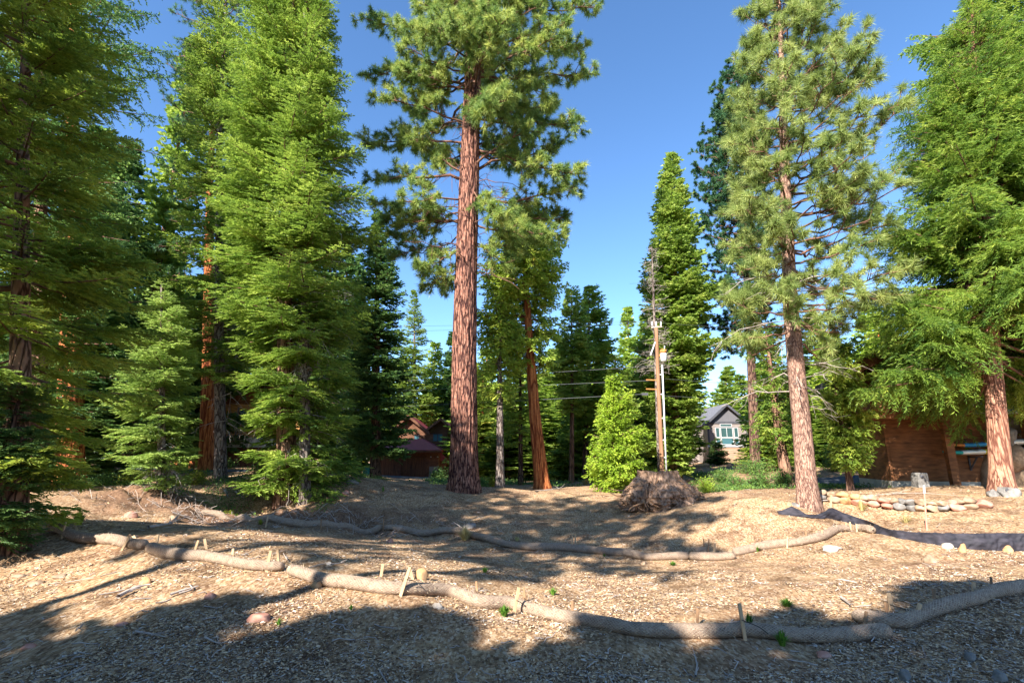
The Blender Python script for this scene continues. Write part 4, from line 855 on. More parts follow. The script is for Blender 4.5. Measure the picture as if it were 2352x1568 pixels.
# ================================================================= SILT FENCE
def silt_fence():
    up = [(1789,1174),(1821,1161),(1851,1181),(1884,1181),(1909,1164),(1939,1177),(1989,1194),(2039,1214),(2089,1221),(2189,1224),(2352,1223),(2450,1222)]
    lo = [(1784,1179),(1839,1188),(1889,1191),(1924,1192),(1954,1202),(2014,1224),(2064,1236),(2114,1245),(2164,1253),(2239,1262),(2352,1266),(2450,1268)]
    n = 260; t = np.linspace(0, 1, n); px = 1786 + t * (2450 - 1786)
    yl = np.interp(px, [a for a, _ in lo], [b for _, b in lo]); yu = np.interp(px, [a for a, _ in up], [b for _, b in up])
    k = np.ones(7) / 7; yl = np.convolve(np.pad(yl, 3, 'edge'), k, 'valid'); yu = np.convolve(np.pad(yu, 2, 'edge'), np.ones(5) / 5, 'valid')
    B = np.array([gnd(a, b) for a, b in zip(px, yl)]); k = np.ones(15) / 15
    for c in (1,): B[:, c] = np.convolve(np.pad(B[:, c], 7, 'edge'), k, 'valid')
    m = 14; base = B[100].copy(); V = []
    for i in range(n):
        top = at(px[i], yu[i], B[i, 1] + .05); B[i, 2] = h1(B[i, 0], B[i, 1]) - .03
        for j in range(m):
            v = j / (m - 1); p = B[i] * (1 - v) + top * v; s = t[i] * 14
            f = (vnoise(np.array(s * 2.6 + v * 1.5), np.array(v * 1.2), 51) * .16 + vnoise(np.array(s * 7 - v * 2), np.array(v * 4.0), 52) * .07) * (.35 + v * .65 * (1 - .5 * v))
            p = p + np.array([float(vnoise(np.array(s * 3), np.array(v * 2.), 53)) * .04, -.05 * math.sin(v * 3.14) + float(f), float(vnoise(np.array(s*6), np.array(v), 54)) * .015]); V.append(p - base)
    V = np.array(V); i = (np.arange(n - 1)[:, None] * m + np.arange(m - 1)[None]).ravel(); Fc = np.stack([i, i + m, i + m + 1, i + 1], 1)
    root = thing('silt_fence', base, 'sagging black silt fence fabric running from the right pine to the right edge', 'silt fence')
    o = mesh_obj('fabric', V, Fc, M['fabric'], root, True); sd = o.modifiers.new('thick', 'SOLIDIFY'); sd.thickness = .006
    for bx, by, tx, ty in [(1908,1188,1909,1136)]:
        p = gnd(bx, by); p[1] += .06; MB().bar(Vector(p - base) - Vector((0, 0, .1)), Vector(at(tx, ty, p[1]) - base), .045, .03).build('stake', M['stake'], root)
silt_fence()

# ================================================================= ROCKS
import bmesh
def rock_mesh(rng, sx, sy, sz, sub=3, rough=.34, flat=.5):
    bm = bmesh.new(); bmesh.ops.create_icosphere(bm, subdivisions=sub, radius=1); V = np.array([v.co[:] for v in bm.verts]); Fc = np.array([[v.index for v in f.verts] for f in bm.faces]); bm.free()
    s = rng.randint(0, 1000)
    for q in range(9):          # chip planes
        n = nrm(rng.normal(0, 1, 3)); d = .62 + .25 * rng.rand(); k = V.dot(n); V = V - np.clip(k - d, 0, None)[:, None] * n * .97
    r = 1 + rough * (vnoise(V[:, 0] * 1.6 + V[:, 2], V[:, 1] * 1.6 + V[:, 2] * .7, s) + .5 * vnoise(V[:, 0] * 4 + V[:, 2] * 2, V[:, 1] * 4 - V[:, 2], s + 1) + .3 * vnoise(V[:, 0] * 9 + V[:, 2] * 5, V[:, 1] * 9 - V[:, 2] * 4, s + 2))
    V = V * r[:, None] * np.array([sx, sy, sz]); return V, Fc
def rock(px, py, w, hh, mat, label, name='rock', cat='rock', group=None, seed=None, Y=None, sink=.3, sub=3):
    p = gnd(px, py) if Y is None else at(px, py, Y); k = (p[1] * CP + (p[2] - CAMZ) * SP_) / F; rng = np.random.RandomState(seed if seed else int(px * 7 + py) % 9999)
    V, Fc = rock_mesh(rng, w * k / 2, w * k / 2 * .8, hh * k * .75, sub)
    o = mesh_obj(name, V, Fc, M[mat], None, True); o.location = (p[0], p[1] + w * k * .3, p[2] + hh * k * (.5 - sink) ); o.rotation_euler = (0, 0, rng.rand() * .6)
    tag(o, label, cat, group); return o
for a in [(967,1330,36,24,'rock_orange','rounded orange boulder behind the longest straw roll at centre'),(725,1350,26,14,'rock_orange','small orange stone in front of the near roll left of centre'),
 (36,1328,30,11,'rock_tan','flat tan stone at the left edge, farthest left'),(75,1345,32,13,'rock_tan','flat tan stone at the left, the lowest of three'),(130,1330,32,12,'rock_tan','flat tan stone at the left, the rightmost of three'),
 (1003,1397,26,13,'rock_pale','pale grey stone in the shade right of the tall centre stake'),(588,1430,56,20,'rock_red','flat reddish slab lying in the shade of the left foreground'),(478,1376,30,16,'rock_red','rough reddish rock in shade below the second near roll'),
 (328,1342,24,16,'rock_orange','brown stone lit by the sun at the edge of the foreground shade'),(2238,1520,32,22,'rock_grey','grey stone at the lower right, the middle one of three'),(2087,1566,34,26,'rock_grey','grey stone cut by the bottom edge at the lower right'),
 (2305,1566,32,26,'rock_grey','grey stone in the bottom right corner'),(1898,1512,34,14,'rock_red','flat reddish stone in front of the shaded roll at the right'),(292,1188,30,14,'rock_red','reddish rock on the shaded slope below the young pale fir'),
 (395,1193,20,12,'rock_tan','small tan rock on the shaded slope below the dirt bank'),(895,1246,16,9,'rock_red','small red stone in the sun between the two rows of rolls'),(1505,1352,14,8,'rock_red','small dark red stone on the sunny ground right of centre'),
 (1919,1266,52,12,'rock_pale','wide flat pale stone on the sunny ground at the right'),(2148,1292,34,18,'rock_tan','angular tan rock in the sunny ground below the silt fence'),(2182,1260,26,13,'rock_pale','rounded pale stone holding the silt fence, leftmost of four'),
 (2216,1268,20,20,'rock_orange','upright tan block against the silt fence, second of four'),(2286,1262,28,14,'rock_pale','rounded pale stone against the silt fence, third of four'),(2322,1268,22,18,'rock_orange','tan block against the silt fence, rightmost of four'),
 (1080,1213,26,14,'rock_grey','grey rock behind the dry grass tuft'),(755,1298,18,8,'rock_pale','pale flat stone in the sun behind the near roll'),(1480,1296,14,7,'rock_tan','small tan stone below the far roll'),(272,1438,28,10,'rock_red','reddish stone in the deep shade of the left foreground, upper one'),
 (60,1490,30,10,'rock_red','reddish stone in the deep shade of the left foreground, lower one'),(1835,1163,30,10,'rock_grey','grey rock in the pine litter left of the right pine base'),(1490,1148,34,9,'rock_pale','pale flat rock left under the stump roots'),
 (640,1135,34,14,'rock_red','reddish rock on the dirt bank below the big fir'),(660,1160,20,10,'rock_tan','tan rock on the slope of the dirt bank'),(805,1111,30,13,'rock_grey','grey rock at the right foot of the big bright fir'),(790,1135,22,10,'rock_red','red rock on the bank crest near the garage driveway')]:
    rock(*a)
def stone_wall():
    rng = np.random.RandomState(77); b = gnd(2100, 1174)
    root = thing('stone_wall', b, 'low dry-stacked wall of rounded boulders behind the silt fence', 'stone wall')
    px = 1872.0; mats = ['rock_tan','rock_tan','rock_orange','rock_grey','rock_tan','rock_red','rock_tan']
    def stone(px, y0, w, hh, lift):
        p = gnd(px, y0); k = (p[1] * CP) / F; V, Fc = rock_mesh(rng, w * k / 2 * 1.08, .17, hh * k * .62, 3, .14); p[1] += .12; p[2] = h1(p[0], p[1]) + lift * k + hh * k * .45
        mesh_obj('stone', V + (p - b), Fc, M[mats[rng.randint(len(mats))]], root, True)
    x = 1870
    while x < 2260:
        w = rng.uniform(16, 38); yb = np.interp(x, [1870,1960,2050,2150,2260],[1152,1164,1172,1177,1168]); hh = rng.uniform(14, 18)
        stone(x + w / 2, yb, w, hh, 0); x += w * .93
    x = 1866
    while x < 2250:
        w = rng.uniform(13, 34); yb = np.interp(x, [1870,1960,2050,2150,2260],[1152,1164,1172,1177,1168]); hh = rng.uniform(10, 14)
        stone(x + w / 2, yb, w, hh, 13); x += w * .93
stone_wall()
rng = np.random.RandomState(5)
for i, (px, py, w, hh, lb) in enumerate([(2335,1140,44,28,'grey boulder at the right edge beside the second grey post'),(2352,1110,40,30,'mossy grey boulder at the right edge above the lowest one'),(2290,1140,30,18,'tan boulder left of the second grey post'),
  (2352,1060,60,40,'large boulder stacked on the slope at the right edge, upper'),(2330,1010,50,36,'large brownish boulder right of the cedar trunk'),(2400,1040,60,50,'boulder beyond the right edge'),(2345,970,60,40,'topmost boulder right of the cedar trunk')]):
    Y = 17.5 + i * .15 if py < 1100 else None
    rock(px, py, w, hh, ['rock_grey','rock_tan'][i % 2], lb, 'boulder', 'boulder', Y=Y, seed=90 + i)
# earth slope under those boulders
def slope():
    b = at(2380, 1120, 18.6); V, Fc = rock_mesh(np.random.RandomState(4), 1.9, 1.2, 2.3, 4, .1)
    o = mesh_obj('boulder', V, Fc, M['rock_tan'], None, True); o.location = (b[0] + .5, b[1] + .4, b[2]); tag(o, 'huge tan boulder bank behind the cedar trunk at the right edge', 'boulder')
slope()

# ================================================================= GRASS, WEEDS, SHRUBS
def tuft(px, py, w, hh, mat, label, blades=70, name='weed', cat='weed', curl=.35, bw=.012, Y=None, leafy=False):
    p = gnd(px, py) if Y is None else at(px, py, Y); k = p[1] * CP / F; rng = np.random.RandomState(int(px + py * 3)); n = blades
    ph = rng.rand(n) * 6.283; rad = w * k / 2; hgt = hh * k
    sp = rng.rand(n); d = np.stack([np.cos(ph), np.sin(ph), 0 * ph], 1); P = d * (rad * .25 * rng.rand(n))[:, None]
    top = d * (rad * sp)[:, None]; top[:, 2] = hgt * (1 - .45 * sp) * (.6 + .5 * rng.rand(n)); mid = P * .5 + top * .5; mid[:, 2] += hgt * curl * .4
    q = np.stack([-d[:, 1], d[:, 0], 0 * ph], 1) * bw * (1.8 if leafy else 1)
    V = np.stack([P - q * .5, P + q * .5, mid + q * .6, mid - q * .6, mid - q * .6, mid + q * .6, top + q * .08, top - q * .08], 1).reshape(-1, 3)
    o = mesh_obj(name, V, np.arange(n * 8).reshape(-1, 4), M[mat], None, False, np.repeat(rng.rand(n), 8)); o.location = p; tag(o, label, cat)
for a in [(1068,1240,56,34,'dry','bushy dry yellow grass tuft on the far straw roll',160,'grass_tuft','grass',.2,.012),(1187,1242,26,12,'dry','small dry yellow grass tuft right of the big one',60,'grass_tuft','grass',.2,.010),
 (1158,1416,38,26,'weed','bright green weed at the foot of the longest straw roll by the tall stake',150),(1370,1440,22,20,'weed','faint green weed against the longest straw roll in shade',40),
 (1797,1482,44,34,'weed','feathery green weed in front of the shaded roll at the right',130),(1808,1392,48,18,'weed','low dark green weed rosette at the edge of the right shade',130),(1545,1298,30,10,'weed','small lime weed below the far roll',80),
 (1740,1266,22,16,'weed','lime weed growing against the curved roll',70),(1225,1262,26,12,'weed','lime weed on the far straw roll right of the dry grass',70),(1114,1314,26,12,'weed','pale weed in the sunny ground above the longest roll',60),
 (1270,1366,30,18,'weed','sparse weed in the sun just behind the longest roll',50),(1722,1440,30,36,'weed','thin upright weed behind the tallest leaning stake',40),(1388,1277,14,7,'weed','tiny weed sprig at the far roll',24),
 (806,1400,16,12,'weed','faint weed in the shaded left foreground',30),(640,1436,20,16,'weed','small weed in deep shade of the left foreground',30),(598,1204,24,14,'yshrub','yellow weed at the shaded far roll',70),
 (180,1205,40,34,'yshrub','yellow-green sapling sprig behind the left end of the near roll',60,'weed','weed',.5,.03),(1345,1112,32,16,'dry','golden grass tuft left of the lime young cedar',110,'grass_tuft','grass',.2,.02),(1980,1172,40,26,'dry','dry grass tuft in front of the stone wall',80,'grass_tuft','grass',.3,.012),
 (880,1128,16,14,'weed','dark green weed on the bank crest',30),(2080,1200,50,20,'dry','thin dry grass on the slope below the stone wall',60,'grass_tuft','grass',.3,.01)]:
    tuft(*a)
def shrub(px, py, w, hh, Y, mat, label, n=900, ls=.07, name='shrub', cat='shrub', seed=1):
    """leafy stems fanning from the base, leaves clustered at their ends"""
    p = at(px, py, Y); p[2] = h1(p[0], p[1]) - .03 if Y < 45 else p[2]; k = Y * CP / F; rng = np.random.RandomState(seed + int(px)); r = w * k / 2; Hh = hh * k
    root = thing(name, p, label, cat); ns = 34; lines = []; E = []
    for i in range(ns):
        ph = rng.rand() * 6.283; q = rng.rand() ** .5; e = np.array([math.cos(ph) * r * q, math.sin(ph) * r * q, Hh * (.35 + .65 * rng.rand()) * math.sqrt(max(0.05, 1 - q * q * .75))])
        c = e * .4 + np.array([0, 0, e[2] * .3]); s = bez(np.zeros(3), c, e, 6); lines.append((s, np.linspace(.012, .004, 6))); E.append(s)
    i = rng.randint(0, ns, n); j = rng.uniform(2, 5, n); E = np.array(E); a = E[i, j.astype(int)] + rng.normal(0, .16 * min(r, Hh) + .02, (n, 3)); a[:, 2] = np.abs(a[:, 2])
    V = kites(a, rng.normal(0, 1, (n, 3)) + np.array([0, 0, .3]), rng.normal(0, 1, (n, 3)) + np.array([0, 0, .8]), ls * (.6 + .8 * rng.rand(n)), ls * .55 * (.6 + .6 * rng.rand(n)), .15)
    kite_obj('foliage', V, M[mat], root, .5 * rng.rand(ns)[i] + .5 * rng.rand(n)); tubes('stem', lines, M['limb'], root, 4)
for a in [(442,1108,56,32,20,'yshrub','bright yellow-green shrub at the foot of the orange-red pine trunk',1400,.06),(530,1128,34,20,17.5,'yshrub','small yellow shrub on the bank right of the grey-brown trunk',700,.05),(465,1090,26,30,21,'yshrub','thin yellow-green shrub between the red trunk and the stone base',500,.06),
 (1008,1100,44,32,44,'fir_dark','dark green round shrub beside the right garage door',1200,.16),(1128,1114,56,30,27,'yshrub','low yellow-green bush right of the giant pine base',1300,.08),(1108,1112,40,22,26,'brush','dark green bush touching the giant pine base',900,.08),
 (1620,1122,44,46,21,'lime','bright green shrub growing right behind the stump',1500,.06),(1690,1135,44,40,22,'brush','low green brush in front of the gray house, left clump',1200,.07),(1745,1135,60,48,21,'brush','low green brush in front of the gray house, middle clump',1800,.07),(1800,1130,60,56,23,'brush','green brush behind the trunk of the right pine',1800,.08),
 (1660,1098,70,34,30,'brush','dark green brush on the slope below the gray house',1600,.09),(1740,1090,110,44,32,'brush','wide dark brush on the slope below the gray house wing',2400,.09),(1850,1085,60,60,30,'lime','bright green brush right behind the right pine trunk',1500,.1),
 (1918,1088,60,70,32,'brush','green shrub below the dead limbs left of the lane',1600,.1),(1975,1086,70,80,32,'cedar','light green shrub beside the lane',1800,.1),(2040,1092,60,70,29,'fir_dark','dark shrub beyond the lane by the brown house corner',1600,.1),(520,1085,60,30,27,'brush','shaded brush in front of the cabin stone base',900,.08),
 (600,1095,60,40,24,'brush','shaded brush left of the big bright fir foot',900,.08),(160,1125,90,40,17,'brush','pale green brush under the golden fir',1500,.07),(230,1122,90,34,18,'brush','pale green brush left of the young pale fir',1500,.07),(300,1115,80,34,19,'yshrub','yellow-green brush right behind the young pale fir foot',1400,.07),(820,1106,44,30,22,'brush','blue-green brush at the right foot of the big bright fir',900,.07)]:
    shrub(*a)
# ground cover below the gray house and under the left trees
def cover(name, label, mat, n, x0, x1, y0, y1, ls, seed, thr=.0):
    rng = np.random.RandomState(seed); X = rng.uniform(x0, x1, n); Y = rng.uniform(y0, y1, n); k = vnoise(X / 1.1, Y / 1.1, seed) > thr; X, Y = X[k], Y[k]; n = len(X)
    P = np.stack([X, Y, H(X, Y) + rng.rand(n) ** 2 * .16], 1); V = kites(P, rng.normal(0, 1, (n, 3)) + np.array([0, 0, .5]), rng.normal(0, .6, (n, 3)) + np.array([0, 0, 1]), ls * (.6 + .8 * rng.rand(n)), ls * .5, .2)
    o = mesh_obj(name, V, np.arange(n * 4).reshape(n, 4), M[mat], None, False, np.repeat(rng.rand(n), 4)); tag(o, label, 'ground cover', kind='stuff')
cover('ground_cover', 'patchy green ground cover on the slope below the gray house', 'brush', 26000, 7, 15, 20, 34, .09, 3, .02)
cover('ground_cover', 'low green ground cover under the trees on top of the left bank', 'brush', 24000, -18, -6, 17.4, 27, .08, 4, .0)
cover('ground_cover', 'sparse dark undergrowth on the forest floor behind the giant pine', 'fir_dark', 30000, -6, 12, 30, 50, .14, 5, .05)

# ================================================================= DEADFALL
def branch(pts, r, label, mat='deadwood', twigs=4, seed=1, lift=.02):
    G = np.array([gnd(a, b) for a, b in pts]); G[:, 2] += lift + r; b = G[0].copy(); P, ln = smooth_line(G - b, 14); rng = np.random.RandomState(seed + int(pts[0][0])); lines = [(P, np.linspace(r, r * .35, 14))]
    for i in range(twigs):
        j = rng.randint(3, 12); d = (P[j] - P[j-1]) * 3 + rng.normal(0, ln * .10, 3); d[2] = abs(d[2]) * .6; lines.append((np.array([P[j], P[j] + d * .5 + rng.normal(0, .01, 3), P[j] + d]), np.array([r * .45, r * .3, r * .15])))
    o = tubes('fallen_branch', lines, M[mat], None, 6); o.location = b; tag(o, label, 'branch')
for a in [([(340,1216),(385,1208),(402,1202)],.03,'grey broken branch in shade below the dirt bank'),([(270,1378),(300,1362),(330,1352),(345,1350)],.028,'thick dark branch at the edge of the left foreground shade'),([(390,1372),(425,1360),(455,1352)],.018,'thin branch of the left foreground brush pile'),
  ([(410,1368),(440,1358),(432,1344)],.012,'forked twig of the left foreground brush pile'),([(310,1457),(340,1462),(380,1470)],.014,'dark twig lying in the deep left shade'),([(470,1470),(500,1484),(520,1480)],.012,'thin twig in the shade left of centre bottom'),
  ([(1598,1560),(1601,1535),(1599,1518)],.012,'pale upright-lying twig at the lower right of centre'),([(400,1118),(412,1150)],.03,'pale stick leaning on the dirt bank left'),([(516,1130),(524,1146)],.05,'pale short log piece on the dirt bank'),([(540,1132),(560,1148)],.035,'grey stick on the dirt bank right of the pale log piece'),
  ([(395,1180),(430,1192),(452,1202)],.03,'dead branch at the foot of the dirt bank'),([(1932,1377),(1948,1390),(1954,1396)],.02,'short pale stick behind the right rolls'),([(1885,1152),(1960,1150),(2010,1158)],.02,'long thin branch in front of the stone wall, left'),([(1990,1140),(2100,1134),(2200,1140)],.012,'long thin twig above the stone wall'),
  ([(2120,1352),(2100,1342),(2075,1344)],.012,'thin dark twig on the sunny ground at the right'),([(560,1290),(640,1273)],.008,'thin twig behind the near rolls'),([(150,1342),(215,1330)],.008,'straight thin twig at the left, lower'),([(1868,1145),(1900,1143),(1915,1141)],.09,'short dark log right of the right pine base'),
  ([(1230,1130),(1290,1124)],.03,'grey branch on the ground by the red cedar'),([(760,1300),(790,1296)],.012,'pale stick between the near roll and the bank shade'),([(2010,1420),(2060,1424)],.01,'thin twig between the two right rolls'),([(660,1290),(650,1274)],.010,'splinter by the stake pair left of centre')]:
    branch(*a)
def litter():
    rng = np.random.RandomState(8); lines = []; n = 0
    for i in range(1500):
        u = rng.rand(); 
        if i < 800: Y = 1 / (1 / 4.3 - rng.rand() * (1 / 4.3 - 1 / 22)); X = (rng.rand() - .5) * 2.1 * Y
        else: X = rng.normal(-7.2, 2.6); Y = rng.normal(16.2, .9)
        ln = .06 + .22 * rng.rand() ** 2 * (1 if i < 800 else 2); a = rng.rand() * 6.283; lines.append((X, Y, ln, a, rng.rand(), .12 if i < 800 else .45))
    L_ = np.array(lines); t = np.linspace(-.5, .5, 4); XX = L_[:, :1] + np.cos(L_[:, 3:4]) * L_[:, 2:3] * t; YY = L_[:, 1:2] + np.sin(L_[:, 3:4]) * L_[:, 2:3] * t
    ZZ = H(XX, YY) + .006 + L_[:, 5:6] * L_[:, 2:3] * (t + .5); out = []
    for i in range(len(L_)): P = np.stack([XX[i], YY[i], ZZ[i]], 1); P[1:3] += rng.normal(0, .012, (2, 3)); out.append((P, np.full(4, .003 + .005 * L_[i, 4])))
    o = tubes('forest_litter', out, M['deadwood'], None, 4); tag(o, 'scattered dead twigs and bits of wood over the lot and dirt bank', 'litter', kind='stuff')
litter()

# ================================================================= STUMP
def stump():
    b = gnd(1530, 1168); b[1] += .9; b[2] = h1(b[0], b[1]) - .1; k = b[1] * CP / F
    root = thing('tree_stump', b, 'uprooted old stump with a tangle of weathered roots on the lot', 'stump'); rng = np.random.RandomState(66)
    na, nz = 220, 110; a = np.arange(na) * 2 * np.pi / na; v = np.linspace(0, 1, nz); A, Vv = np.meshgrid(a, v)
    # root mound: wide at ground, narrows to the cut top
    Rx = np.interp(Vv, [0, .25, .5, .7, .85, 1], [1.62, 1.58, 1.38, 1.0, .80, .74]); Zz = Vv * 1.30
    Rx = Rx * (1 + .16 * np.sin(A * 1 + 2.6) * (1 - Vv))
    fl = np.abs(vnoise(A * 4.2, Vv * 1.2 + np.sin(A), 3)) * .75 + np.abs(vnoise(A * 11, Vv * 5, 4)) * .6 + np.abs(vnoise(A * 26, Vv * 12, 5)) * .30
    fl0 = np.abs(vnoise((A - 2 * np.pi) * 4.2, Vv * 1.2 + np.sin(A), 3)) * .75 + np.abs(vnoise((A - 2 * np.pi) * 11, Vv * 5, 4)) * .6 + np.abs(vnoise((A - 2 * np.pi) * 26, Vv * 12, 5)) * .30
    wgt = np.clip((A - 5.6) / .68, 0, 1); fl = fl * (1 - wgt) + fl0 * wgt
    Rr = Rx * (1.08 - fl * (1.0 - .6 * Vv)); X = np.cos(A) * Rr + .05; Yy = np.sin(A) * Rr * .8
    topn = vnoise(np.cos(A) * 3 + 2, np.sin(A) * 3, 7) * .12; Z = Zz + topn * Vv ** 4 + vnoise(A * 8, Vv * 9, 9) * .06
    P = np.stack([X, Yy, Z], -1).reshape(-1, 3); i = np.arange(nz - 1)[:, None] * na; j = np.arange(na)[None]; kk = (j + 1) % na
    Fc = np.stack([i + j, i + kk, i + kk + na, i + j + na], -1).reshape(-1, 4).tolist(); c = len(P); P = np.vstack([P, [[0.05, 0, 1.15]]])
    Fc += [[(nz - 1) * na + q, (nz - 1) * na + (q + 1) % na, c] for q in range(na)]
    m = simple('weathered_root_wood', (.28,.175,.115), .95, .85, 7, (1.6, 1.6, .6), bump=1.0); M['root'] = m
    m2 = simple('split_root_wood', (.34,.19,.10), .9, .7, 9, bump=.5); M['root2'] = m2
    mesh_obj('root_mass', P, Fc, m, root, True)
    for q in range(99):
        ph = rng.uniform(math.pi * .9, math.pi * 2.1); vv = rng.rand() ** 1.3 * .75; r0 = np.interp(vv, [0, .25, .5, .75], [1.45, 1.5, 1.25, .85]) * (1 + .12 * math.sin(ph + 2.6))
        s = np.array([math.cos(ph) * r0 * .85, math.sin(ph) * r0 * .68, vv * 1.3 + .1]); tang = np.array([-math.sin(ph), math.cos(ph) * .8, 0]) * rng.choice([-1, 1])
        out = np.array([math.cos(ph), math.sin(ph) * .8, 0]); ln = .25 + .55 * rng.rand(); d = out * rng.uniform(.2, .8) + tang * rng.uniform(0, .8) + np.array([0, 0, rng.uniform(-1.0, .25)])
        e = s + nrm(d) * ln; e[2] = max(e[2], .02); c = (s + e) / 2 + rng.normal(0, .12, 3); sp = bez(s, c, e, 8); r = .014 + .05 * rng.rand() ** 3
        V, F2 = tube_arr(sp, np.linspace(r, r * .25, 8), 6, caps=False); mesh_obj('root', V, F2, M['root2'] if rng.rand() < .6 else M['root'], root, True)
stump()
def root_fibres():
    o = [q for q in bpy.data.objects if q.name.startswith('tree_stump')][0]; rng = np.random.RandomState(67); lines = []
    for q in range(220):
        ph = rng.uniform(math.pi * .85, math.pi * 2.15); vv = rng.rand() ** 1.4 * .6; r0 = np.interp(vv, [0, .25, .5, .75, .9], [1.4, 1.4, 1.15, .78, .62])
        s_ = np.array([math.cos(ph) * r0 * .9, math.sin(ph) * r0 * .72, vv * 1.25 + .05]); d = np.array([math.cos(ph), math.sin(ph), 0]) * rng.uniform(.1, .9) + np.array([-math.sin(ph), math.cos(ph), 0]) * rng.normal(0, .6) + np.array([0, 0, rng.normal(-.5, .6)])
        e = s_ + nrm(d) * rng.uniform(.12, .42); e[2] = max(e[2], .01); lines.append((bez(s_, (s_ + e) / 2 + rng.normal(0, .06, 3), e, 4), np.linspace(.011, .004, 4)))
    f = tubes('root_fibres', lines, M['root2'], o, 4); f['kind'] = 'stuff'
root_fibres()
# ================================================================= UTILITY POLE AND LINES
def pole():
    Y = 25.; b = at(1521, 1092, Y); b[2] = h1(b[0], b[1]) - .05; L = lambda x, y, d=0.: at(x, y, Y + d) - b
    root = thing('utility_pole', b, 'brown wooden utility pole with white conduit and rusty-topped transformer behind the stump', 'utility pole')
    t = L(1507, 752); s = np.linspace(0, 1, 12)[:, None]; P = np.zeros(3) * (1 - s) + t * s; V, Fc = tube_arr(P, np.linspace(.11, .085, 12), 14); quadfix('post', V, Fc, M['pole'], root, True)
    c0, c1 = L(1531, 1092, -.12), L(1521, 838, -.12); V, Fc = tube_arr(np.stack([c0, (c0 + c1) / 2, c1]), np.full(3, .038), 10); quadfix('conduit', V, Fc, M['white_metal'], root, True)
    for y in (860, 905, 960, 1010, 1050): 
        q = L(np.interp(y, [752,1092],[1507,1521]), y); e = L(np.interp(y, [838,1092],[1521,1531]), y, -.12); MB().bar(q, e, .04, .04).build('bracket', M['white_metal'], root)
    c = L(1524, 816); hh = .62; r = .16; z = np.array([-.31, -.30, .0, .10, .27, .31]); rr = np.array([.13, r, r, r, r, .12])
    V, Fc = tube_arr(np.stack([c + np.array([0, 0, k]) for k in z[:4]]), rr[:4], 18); tr = quadfix('transformer', V, Fc, M['can'], root, True)
    V, Fc = tube_arr(np.stack([c + np.array([0, 0, k]) for k in (.10, .27, .31)]), np.array([r + .004, r + .004, .10]), 18); quadfix('rusty_cap', V, Fc, M['rust'], tr, True)
    MB().bar(L(1510, 816), c, .06, .10).build('bracket', M['rust'], root)
    V, Fc = tube_arr(np.stack([c + np.array([.05, -.05, .30]), c + np.array([.07, -.06, .48])]), np.array([.03, .02]), 8); quadfix('bushing', V, Fc, M['white_metal'], root, True)
    for y in (872, 893): MB().bar(L(1484, y), L(1512, y + 1), .06, .05).build('step_arm', M['rust'], root)
    MB().bar(L(1496, 752, .0), L(1520, 750, .0), .08, .07).build('crossarm', M['deadwood'], root)
    for x in (1498, 1507, 1518):
        V, Fc = tube_arr(np.stack([L(x, 749), L(x, 746), L(x, 743), L(x, 738)]), np.array([.02, .04, .035, .015]), 8); quadfix('insulator', V, Fc, M['white_metal'], root, True)
    MB().bar(L(1494, 815, -.05), L(1505, 785, -.05), .05, .05).build('brace', M['white_metal'], root)
    MB().bar(L(1474, 905), L(1488, 905), .14, .12).build('splice_box', M['trim_dark'], root)
    def wire(pl, pr, sag, label, r=.011, name='power_line'):
        a = at(*pl); e = at(*pr); s = np.linspace(0, 1, 24); P = a[None] * (1 - s[:, None]) + e[None] * s[:, None]; P[:, 2] -= sag * 4 * s * (1 - s); V, Fc = tube_arr(P - a, np.full(24, r), 5, caps=False)
        o = mesh_obj(name, V, Fc, M['wire'], None, True); o.location = a; tag(o, label, 'power line', 'overhead lines tied to the utility pole')
    wire((-300,905,48), (1505,840,Y), .55, 'overhead line, the upper of the three thick ones left of the pole', .011)
    wire((-300,915,48), (1507,873,Y), .4, 'overhead line, the middle of the three thick ones left of the pole', .011)
    wire((-300,955,48), (1474,905,Y), .5, 'overhead line, the lowest of the three thick ones left of the pole', .012)
    wire((-300,780,48), (1498,742,Y), .3, 'thin overhead line at the pole top, towards the left, lower', .006)
    wire((-300,755,48), (1507,738,Y), .25, 'thin overhead line at the pole top, towards the left, upper', .006)
    wire((1507,868,Y), (2900,905,33), .55, 'overhead line, the upper one right of the pole', .007)
    wire((1509,908,Y), (2900,930,33), .35, 'overhead line, the lower one right of the pole', .007)
    wire((1518,742,Y), (2900,800,33), .3, 'thin overhead line at the pole top, towards the right', .006)
pole()
def snag():
    Y = 28.; b = at(1516, 1098, Y); b[2] = h1(b[0], b[1]) - .05; root = thing('dead_tree', b, 'bare dead snag with white twigs rising just above the utility pole', 'tree'); rng = np.random.RandomState(9)
    t = at(1497, 566, Y) - b; path = Path([[0, 0, -1], [0, 0, 0], list(t)]); trunk('trunk', path, .12, t[2], M['bark_grey'], root, flare=.2, pw=.7); lines = []
    for k in range(120):
        z = t[2] * (.45 + .54 * rng.rand()); x, y = path.xy(z); ph = rng.rand() * 6.283; L = (1.5 * (1 - z / t[2]) + .35) * (.5 + .7 * rng.rand()); a = np.array([x, y, z]); e = a + L * np.array([math.cos(ph), math.sin(ph), rng.normal(.05, .25)])
        sp = bez(a, (a + e) / 2 + np.array([0, 0, .1]), e, 5); lines.append((sp, np.linspace(.014, .005, 5)))
        for j in range(3): q = sp[rng.randint(2, 5)]; lines.append((np.array([q, q + rng.normal(0, .1, 3), q + rng.normal(0, .22, 3)]), np.array([.007, .006, .004])))
    tubes('dead_branch', lines, M['deadwood'], root, 4)
snag()

